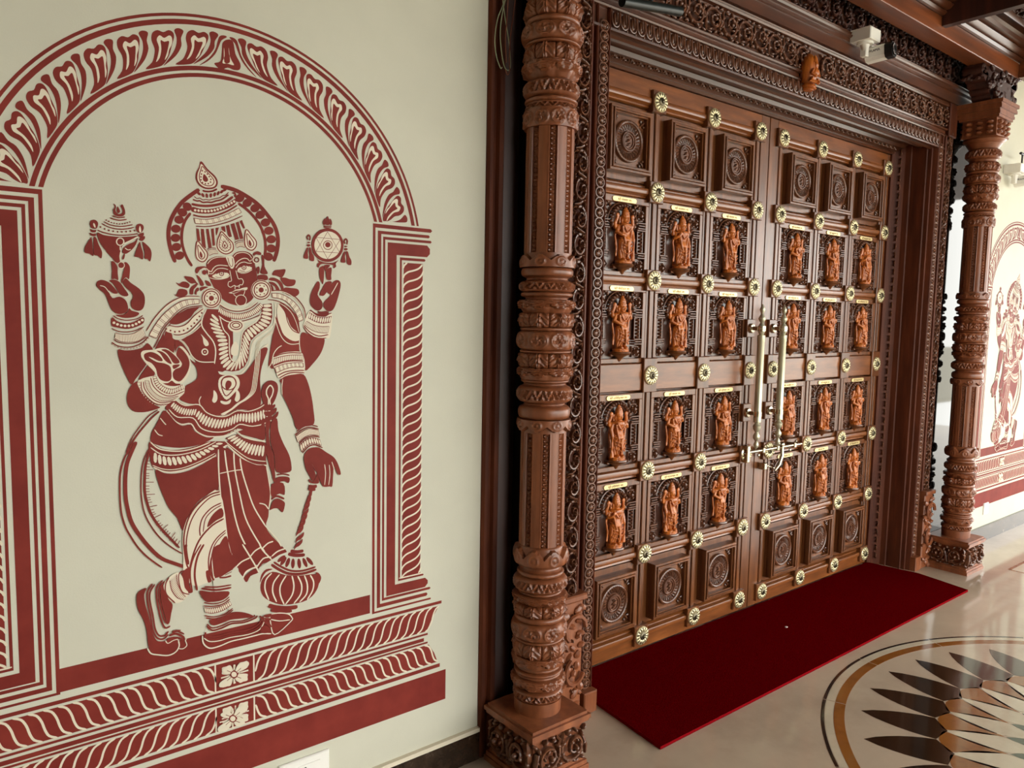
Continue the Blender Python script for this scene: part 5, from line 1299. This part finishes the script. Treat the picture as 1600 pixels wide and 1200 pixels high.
def build_mural(name, cx, mir, label):
    """all artwork in wall metres; mir=-1 mirrors about x=.642 and moves the centre to cx"""
    X = (lambda x: cx + (x - .642)) if mir > 0 else (lambda x: cx - (x - .642))
    root = empty(name, (cx, WY, 0)); tag(root, label, 'mural', 'maroon wall murals beside the door')
    class P:
        def __init__(s): s.b = MB(); s.lay = 0; s.last = None
        def y(s, k):
            if k != s.last: s.lay += 1; s.last = k
            return -.0004 - s.lay * .000005
        def fill(s, pts, k):
            Y = s.y(k); s.b.poly([(X(x) - cx, Y, z) for x, z in pts], k)
        def stroke(s, pts, w, k, closed=False):
            Y = s.y(k); n = len(pts); L = []; R = []
            for i in range(n):
                a = pts[(i - 1) % n] if closed or i else pts[0]; c = pts[(i + 1) % n] if closed or i < n - 1 else pts[-1]
                dx, dz = c[0] - a[0], c[1] - a[1]; l = hypot(dx, dz) or 1; e = w / 2
                if not closed and (i == 0 or i == n - 1): e *= .6
                L.append((pts[i][0] - dz / l * e, pts[i][1] + dx / l * e)); R.append((pts[i][0] + dz / l * e, pts[i][1] - dx / l * e))
            vs = [(X(x) - cx, Y, z) for x, z in L + R]; m = n if closed else n - 1
            s.b.add(vs, [(i, (i + 1) % n, (i + 1) % n + n, i + n) for i in range(m)], k)
        def done(s, nm, par):
            o = obj(nm, s.b, [M_red, M_cream, M_wall], par, (0, 0, 0), smooth=False, fix=False); return o
    def parse(t): return [(float(q.split(',')[0]) / 1e4, float(q.split(',')[1]) / 1e4) for q in t]
    def along(pts, n):
        L = [0]
        for a, c in zip(pts, pts[1:]): L.append(L[-1] + hypot(c[0] - a[0], c[1] - a[1]))
        out = []
        for i in range(n):
            d = L[-1] * i / max(1, n - 1); j = 0
            while j < len(L) - 2 and L[j + 1] < d: j += 1
            t = (d - L[j]) / ((L[j + 1] - L[j]) or 1); a, c = pts[j], pts[j + 1]; out.append((a[0] + (c[0] - a[0]) * t, a[1] + (c[1] - a[1]) * t, c[0] - a[0], c[1] - a[1]))
        return out
    # ---- figure
    p = P()
    for ln in OPS.split('\n'):
        if not ln: continue
        w = ln.split(); op = w[0]; p.last = None
        if op in ('R', 'RX', 'C', 'CX', 'WX'):
            pts = parse(w[2:]); pts = crom(pts, True, 3) if len(op) == 1 else pts; p.fill(pts, 'RCW'.index(op[0]))
        elif op[0] in 'ST':
            pts = parse(w[2:]); cl = op[-1] == 'o'
            p.stroke(crom(pts, cl, 4), float(w[1]) / 1e4 * (1.28 if op[0] == 'S' else 1.0), 0 if op[0] == 'S' else 1, cl)
        elif op[0] == 'D' or op[0] == 'E':
            n, r = w[1].split(','); n = int(n); r = float(r) / 1e4; pts = crom(parse(w[2:]), False, 5)
            for (x, z, dx, dz) in along(pts, n): p.fill([(x + r * .62 * cos(a), z + r * .62 * sin(a)) for a in [i * pi / 4 for i in range(8)]], 0 if op == 'D' else 1)
        elif op[0] == 'B':
            n, ww = w[1].split(','); n = int(n); ww = float(ww) / 1e4; k = w.index('/'); A = crom(parse(w[2:k]), False, 5); B = crom(parse(w[k + 1:]), False, 5)
            a = along(A, n + 1); c = along(B, n + 1); lens = op[1] == 'l'
            base = [(q[0], q[1]) for q in along(A, 24)] + [(q[0], q[1]) for q in along(B, 24)][::-1]
            p.fill(base, 0 if lens else 1)
            if lens:
                for i in range(n):
                    q0, q1, s0, s1 = a[i], a[i + 1], c[i], c[i + 1]
                    m0 = ((q0[0] + q1[0]) / 2, (q0[1] + q1[1]) / 2); m1 = ((s0[0] + s1[0]) / 2, (s0[1] + s1[1]) / 2)
                    dx, dz = m1[0] - m0[0], m1[1] - m0[1]; ex, ez = (q1[0] - q0[0] + s1[0] - s0[0]) / 4, (q1[1] - q0[1] + s1[1] - s0[1]) / 4
                    p.fill([(m0[0] + dx * t + ex * e, m0[1] + dz * t + ez * e) for t, e in ((.05, 0), (.16, .62), (.5, .82), (.84, .62), (.95, 0), (.84, -.62), (.5, -.82), (.16, -.62))], 1)
            else:
                p.stroke(A, ww, 0); p.stroke(B, ww, 0)
                for i in range(n + 1):
                    for t in ((-.12, .12) if op[1] == 'd' else (0,)):
                        e = a[min(i + 1, n)], a[max(i - 1, 0)]; sx, sz = (e[0][0] - e[1][0]) / 2 * t, (e[0][1] - e[1][1]) / 2 * t
                        p.stroke([(a[i][0] + sx, a[i][1] + sz), (c[i][0] + sx, c[i][1] + sz)], ww, 0)
    fig = p.done('painted_figure', root)
    # ---- frames: columns each side, symmetric about .642
    def cframe(p, x0, x1, zt0, zt1, xt, zb0, zb1, xb, sgn, rnd=0):
        m = lambda x: x if sgn > 0 else 1.284 - x
        r = min(rnd, (zt0 - zt1) / 2); rb = min(rnd, (zb0 - zb1) / 2)
        def end(xe, za, zb_, q): 
            return [(xe - q, za), (xe, za - q), (xe, zb_ + q), (xe - q, zb_)] if q else [(xe, za), (xe, zb_)]
        pts = [(x0, zb1), (x0, zt0)] + end(xt, zt0, zt1, r) + [(x1, zt1), (x1, zb0)] + end(xb, zb0, zb1, rb)
        p.fill([(m(x), z) for x, z in pts], 0)
    for sgn in (1, -1):
        p = P(); m = lambda x: x if sgn > 0 else 1.284 - x
        cframe(p, 1.048, 1.056, 1.758, 1.747, 1.248, .604, .598, 1.257, sgn, .005)
        cframe(p, 1.064, 1.075, 1.739, 1.730, 1.240, .624, .613, 1.243, sgn, .004)
        cframe(p, 1.081, 1.088, 1.723, 1.715, 1.247, .640, .632, 1.255, sgn, .004)
        cframe(p, 1.096, 1.126, 1.708, 1.673, 1.241, .673, .643, 1.244, sgn, .010)
        cframe(p, 1.137, 1.1435, 1.667, 1.659, 1.226, .688, .682, 1.229, sgn, .004)
        z0, z1 = .692, 1.652; p.fill([(m(1.150), z0), (m(1.216), z0), (m(1.216), z1), (m(1.150), z1)], 0)
        per = .0288; k = 0; z = z0 - .03
        while z < z1 + .01:
            S_ = [(1.148, z - .006), (1.153, z + .004), (1.166, z + .013), (1.184, z + .018), (1.200, z + .024), (1.212, z + .034), (1.219, z + .048)]
            S_ = [q for q in crom(S_, False, 4) if z0 - .001 <= q[1] <= z1 + .001]
            if len(S_) > 2: p.stroke([(m(x), q) for x, q in S_], .0052, 1)
            z += per
        p.fill([(m(1.140), z0 - .003), (m(1.225), z0 - .003), (m(1.225), z0), (m(1.140), z0)], 1)
        p.done('painted_column', root)
    # ---- arch
    p = P(); c = (.645, 1.652)
    def arc(r, a0=2.2, a1=177.8, n=60): return [(c[0] + r * cos(radians(a0 + (a1 - a0) * i / n)), c[1] + r * sin(radians(a0 + (a1 - a0) * i / n))) for i in range(n + 1)]
    def za(r): return math.degrees(math.asin((1.763 - 1.652) / r))
    for r0, r1 in ((.567, .560), (.5535, .542), (.4475, .437), (.431, .4215)):
        n = 60; q0, q1 = za(r0), za(r1); A = arc(r0, q0, 180 - q0); B = arc(r1, q1, 180 - q1)
        for i in range(n): p.b.add([(X(A[i][0]) - cx, p.y(0), A[i][1]), (X(A[i + 1][0]) - cx, p.y(0), A[i + 1][1]), (X(B[i + 1][0]) - cx, p.y(0), B[i + 1][1]), (X(B[i][0]) - cx, p.y(0), B[i][1])], [(0, 1, 2, 3)], 0)
    U = []
    for ln in UNIT.split('\n'):
        w = ln.split(); U.append((w[0], [(float(q.split(',')[0]) / 100, float(q.split(',')[1]) / 1e4) for q in w[1:]]))
    for i in range(4):
        op, pts = U[i]; ac = sum(q[0] for q in pts) / len(pts); rc = sum(q[1] for q in pts) / len(pts); ka = (1.12, 1.06, 1.35, 1.3)[i]
        if i == 1: ac = sum(q[0] for q in U[0][1]) / len(U[0][1])
        U[i] = (op, [(ac + (a - ac) * ka, rc + (r - rc) * 1.0) for a, r in pts])
    st = 9.0
    for kk in range(9):
        for sg in (1, -1):
            for op, pts in U[:3] + ([U[3]] if kk == 0 else []):
                off = kk * st; L = []
                for a, r in pts:
                    th = (a - 90 + off) * (1 if sg > 0 else -1) + 90; L.append((c[0] + r * cos(radians(th)), c[1] + r * sin(radians(th))))
                lim = [1 for x, z in L if z < 1.766]
                if len(lim) > len(L) * .5: continue
                L = [(x, max(z, 1.768)) for x, z in L]
                p.fill(crom(L, True, 3), 0 if op == 'R' else 1)
    for op, pts in U[4:]:
        cen = 90 - 89.6; L = [(c[0] + r * cos(radians(a + cen)), c[1] + r * sin(radians(a + cen))) for a, r in pts]; p.fill(crom(L, True, 3), 0 if op == 'B' else 1)
    p.done('painted_arch', root)
    # ---- plinth
    p = P(); mm = 1.284
    def hb(x0, x1, z0, z1, k=0): p.fill([(x0, z0), (x1, z0), (x1, z1), (x0, z1)], k)
    for hx, z0, z1 in ((1.297, .5755, .585), (1.246, .4835, .490), (1.232, .465, .4765), (1.246, .4555, .4615), (1.293, .3645, .3765), (1.316, .249, .350)):
        hb(mm - hx, hx, z0, z1)
    hb(.236, 1.041, .603, .660)
    def twist(z0, z1, xa, xb, lean, ends):
        h = z1 - z0; per = .0298
        for sd in (1, -1):
            mr = (lambda x: x) if sd > 0 else (lambda x: mm - x)
            l = lean
            xe0, xe1 = ends   # right end x at bottom/top
            p.fill([(mr(.692), z0), (mr(xe0), z0), (mr((xe0 + xe1) / 2 - .004 * l), z0 + h * .5), (mr(xe1), z1), (mr(.692), z1)], 0)
            x = .692 - .04
            while x < max(ends) + .02:
                q = [(x - l * .012, z0 - .001), (x + l * .004, z0 + h * .12), (x + l * .012, z0 + h * .35), (x + l * .018, z0 + h * .65), (x + l * .028, z0 + h * .9), (x + l * .044, z1 + .001)]
                q = [e for e in crom(q, False, 3) if e[0] > .692 and e[0] < xe0 + (xe1 - xe0) * (e[1] - z0) / h + .002]
                if len(q) > 2: p.stroke([(mr(a), b_) for a, b_ in q], .0052, 1)
                x += per
        p.fill([(.586, z0 - .002), (.692, z0 - .002), (.692, z1 + .002), (.586, z1 + .002)], 1)
        p.fill([(.590, z0), (.688, z0), (.688, z1), (.590, z1)], 0)
    twist(.496, .569, 0, 0, 1, (1.243, 1.287)); twist(.384, .450, 0, 0, -1, (1.284, 1.250))
    for zc in (.530, .404 + .012):
        for k in range(4):
            a = k * pi / 2 + pi / 4; dx, dz = cos(a), sin(a) * .82; nx, nz = -sin(a), cos(a)
            L = [(.639 + dx * t * .046 + nx * e * .016, zc + dz * t * .046 + nz * e * .014) for t, e in ((.12, 0), (.35, .55), (.7, .95), (.85, .5), (1.02, .0), (.85, -.5), (.7, -.95), (.35, -.55))]
            p.fill(crom(L, True, 3), 1)
            p.stroke([(.639 + dx * .012, zc + dz * .012), (.639 + dx * .028, zc + dz * .028)], .0018, 0)
            b_ = k * pi / 2; p.stroke([(.639 + cos(b_) * .008, zc + sin(b_) * .007), (.639 + cos(b_) * .036, zc + sin(b_) * .026)], .006, 1)
            p.stroke([(.639 + cos(b_) * .02, zc + sin(b_) * .016), (.639 + cos(b_) * .03, zc + sin(b_) * .022)], .002, 0)
        p.fill([(.639 + .010 * cos(i * pi / 5), zc + .009 * sin(i * pi / 5)) for i in range(10)], 0); p.fill([(.639 + .0075 * cos(i * pi / 5), zc + .0068 * sin(i * pi / 5)) for i in range(10)], 1)
    q = p.done('painted_plinth', root); q.location.y = .0001
    # feet overlap the floor strip, so the figure is the upper coat
    fig.location.y = -.0004
build_mural('wall_mural', .642, 1, 'large maroon and cream painted four-armed guardian under an arch, left wall')
build_mural('wall_mural', 6.06, -1, 'maroon mirrored guardian mural on the right wall beyond the far pillar')

# ================================================================== carpet
b = MB(); rnd = random.Random(2)
cs = [(1.985, 1.62), (4.60, 1.61), (4.66, 1.90), (4.61, 2.19), (2.08, 2.19), (2.02, 1.96)]
n = len(cs); top = [(x, y, .013) for x, y in cs]
b.k = 0; b.add([(x, y, .013) for x, y in cs], [tuple(range(n))]); b.k = 1
b.add([(x, y, .013) for x, y in cs] + [(x, y, .0015) for x, y in cs], [(i, (i + 1) % n, (i + 1) % n + n, i + n) for i in range(n)] + [tuple(range(n, 2 * n))])
o = obj('carpet', b, [M_carpet, M_cedge], smooth=False); tag(o, 'long dark red carpet runner lying along the foot of the door', 'carpet')
b = MB(); b.box(-.006, .006, -.004, .004, 0, .004); o = obj('paper_scrap', b, M_white, None, (3.28, 1.93, .013)); tag(o, 'tiny white paper scrap on the red carpet', 'litter')

# ================================================================== cameras, tube, wires, switches
def cctv(name, loc, label, rz=0, axis=0):
    r = empty(name, loc); r.rotation_euler.z = rz; tag(r, label, 'camera')
    obj('junction_box', bx(-.05, .05, -.05, .05, -.034, .022, c=.004), M_white, r)
    b = MB(); b.lathe([(.036, -.046), (.038, -.042), (.034, -.032)], 24); b.lathe([(.016, -.075), (.018, -.06), (.022, -.046)], 16); b.box(-.014, .014, -.014, .014, -.100, -.065, c=.003); obj('mount', b, M_white, r)
    b = MB(); prof = []
    for x, z in [(.033 * sx * k, .033 * sz * j) for sx, sz, k, j in ((1, 1, 1, .6), (1, 1, .6, 1), (-1, 1, .6, 1), (-1, 1, 1, .6), (-1, -1, 1, .6), (-1, -1, .6, 1), (1, -1, .6, 1), (1, -1, 1, .6))]: prof.append((x, z))
    def ext(b, y0, y1, k=1):
        n = 8; b.add([(x * k, y0, z * k) for x, z in prof] + [(x * k, y1, z * k) for x, z in prof], [(i, (i + 1) % n, (i + 1) % n + n, i + n) for i in range(n)] + [tuple(range(n)), tuple(range(n, 2 * n))])
    ext(b, .045, -.045); body = obj('camera_body', b, M_white, r, (.062, -.028, -.080)); body.rotation_euler = (radians(-4), 0, radians(8))
    b = MB(); ext(b, -.045, -.078, 1.04); obj('front_hood', b, M_black, body)
    b = MB(); b.lathe([(.030, .0785), (.030, .082), (.024, .083), (.014, .080), (0, .0795)], 24, ax='y'); obj('lens', b, M_lens, body)
    t = link('brand_lettering', text_mesh('PRAMA', .016, M_black), body, (-.0335, 0, .008), (0, 0, -pi / 2)); return r
cctv('security_camera', (3.64, 1.895, 2.875), 'white bullet security camera hanging under the fascia over the door')
r = cctv('security_camera', (5.735, 1.918, 2.535), 'white security camera on the right wall at the frame edge')
b = MB(); b.tube([(-.012, -.03, .09), (.12, -.03, .09)], .0085, 10); b.tube([(.02, -.03, .09), (.02, -.03, .02)], .005, 8); obj('antenna', b, M_black, r)
o = one(lambda b: (b.tube([(-.148, 0, 0), (.148, 0, 0)], .0165, 20), b.tube([(.0, 0, .015), (.0, 0, .16)], .005, 8)))
t = obj('tube_lamp', o, M_blackm, None, (2.012, 1.80, 2.556)); t.rotation_euler.y = radians(-8.5); tag(t, 'short black cylindrical lamp tube hanging before the header', 'lamp')
def wire(P, mat, label, r=.0016):
    b = MB(); b.tube(crom(P, False, 6), r, 6); o = obj('hanging_wire', b, mat); tag(o, label, 'wire', 'loose wires hanging beside the left pillar')
def wp(x, z, y=0): return (x, WY - .03 - y, z)
wire([wp(1.50, 2.56), wp(1.487, 2.48), wp(1.462, 2.42), wp(1.452, 2.36), wp(1.458, 2.31), wp(1.475, 2.275), wp(1.482, 2.277)], M_wire, 'outermost pale green wire loop beside the left pillar')
wire([wp(1.512, 2.56, .006), wp(1.478, 2.45, .006), wp(1.468, 2.37, .006), wp(1.482, 2.29, .006), wp(1.500, 2.27, .006), wp(1.511, 2.29, .006), wp(1.502, 2.36, .006), wp(1.485, 2.43, .006), wp(1.475, 2.5, .006), wp(1.49, 2.56, .006)], M_wire, 'long pale wire loop hanging lowest beside the left pillar')
wire([wp(1.53, 2.56, .01), wp(1.518, 2.46, .01), wp(1.506, 2.38, .01), wp(1.502, 2.30, .01), wp(1.505, 2.27, .01), wp(1.496, 2.255, .01), wp(1.488, 2.27, .01)], M_wirer, 'reddish wire hanging beside the left pillar')
wire([wp(1.494, 2.56, .012), wp(1.49, 2.44, .012), wp(1.484, 2.36, .012), wp(1.49, 2.29, .012)], M_wirer, 'short red wire between the pale loops')
def switch(x, z, w, h, label):
    r = obj('switch_plate', bx(-w / 2, w / 2, -.010, 0, -h / 2, h / 2, c=.003), M_white, None, (x, WY, z)); tag(r, label, 'switch')
    obj('socket', bx(-w * .30, w * .30, -.0125, -.009, -h * .32, h * .32, c=.001), M_white, r)
    b = MB()
    for dx, dz in ((0, .22), (-.14, -.1), (.14, -.1)): obj('socket_hole', one(lambda b: b.lathe([(.0035, 0), (.0035, .0006)], 8, ax='y')), M_black, r, (dx * w, -.0125, dz * h))
switch(.83, .175, .15, .105, 'white switch plate on the left wall below the mural')
switch(5.82, .225, .08, .08, 'small white socket on the right wall below the far mural')
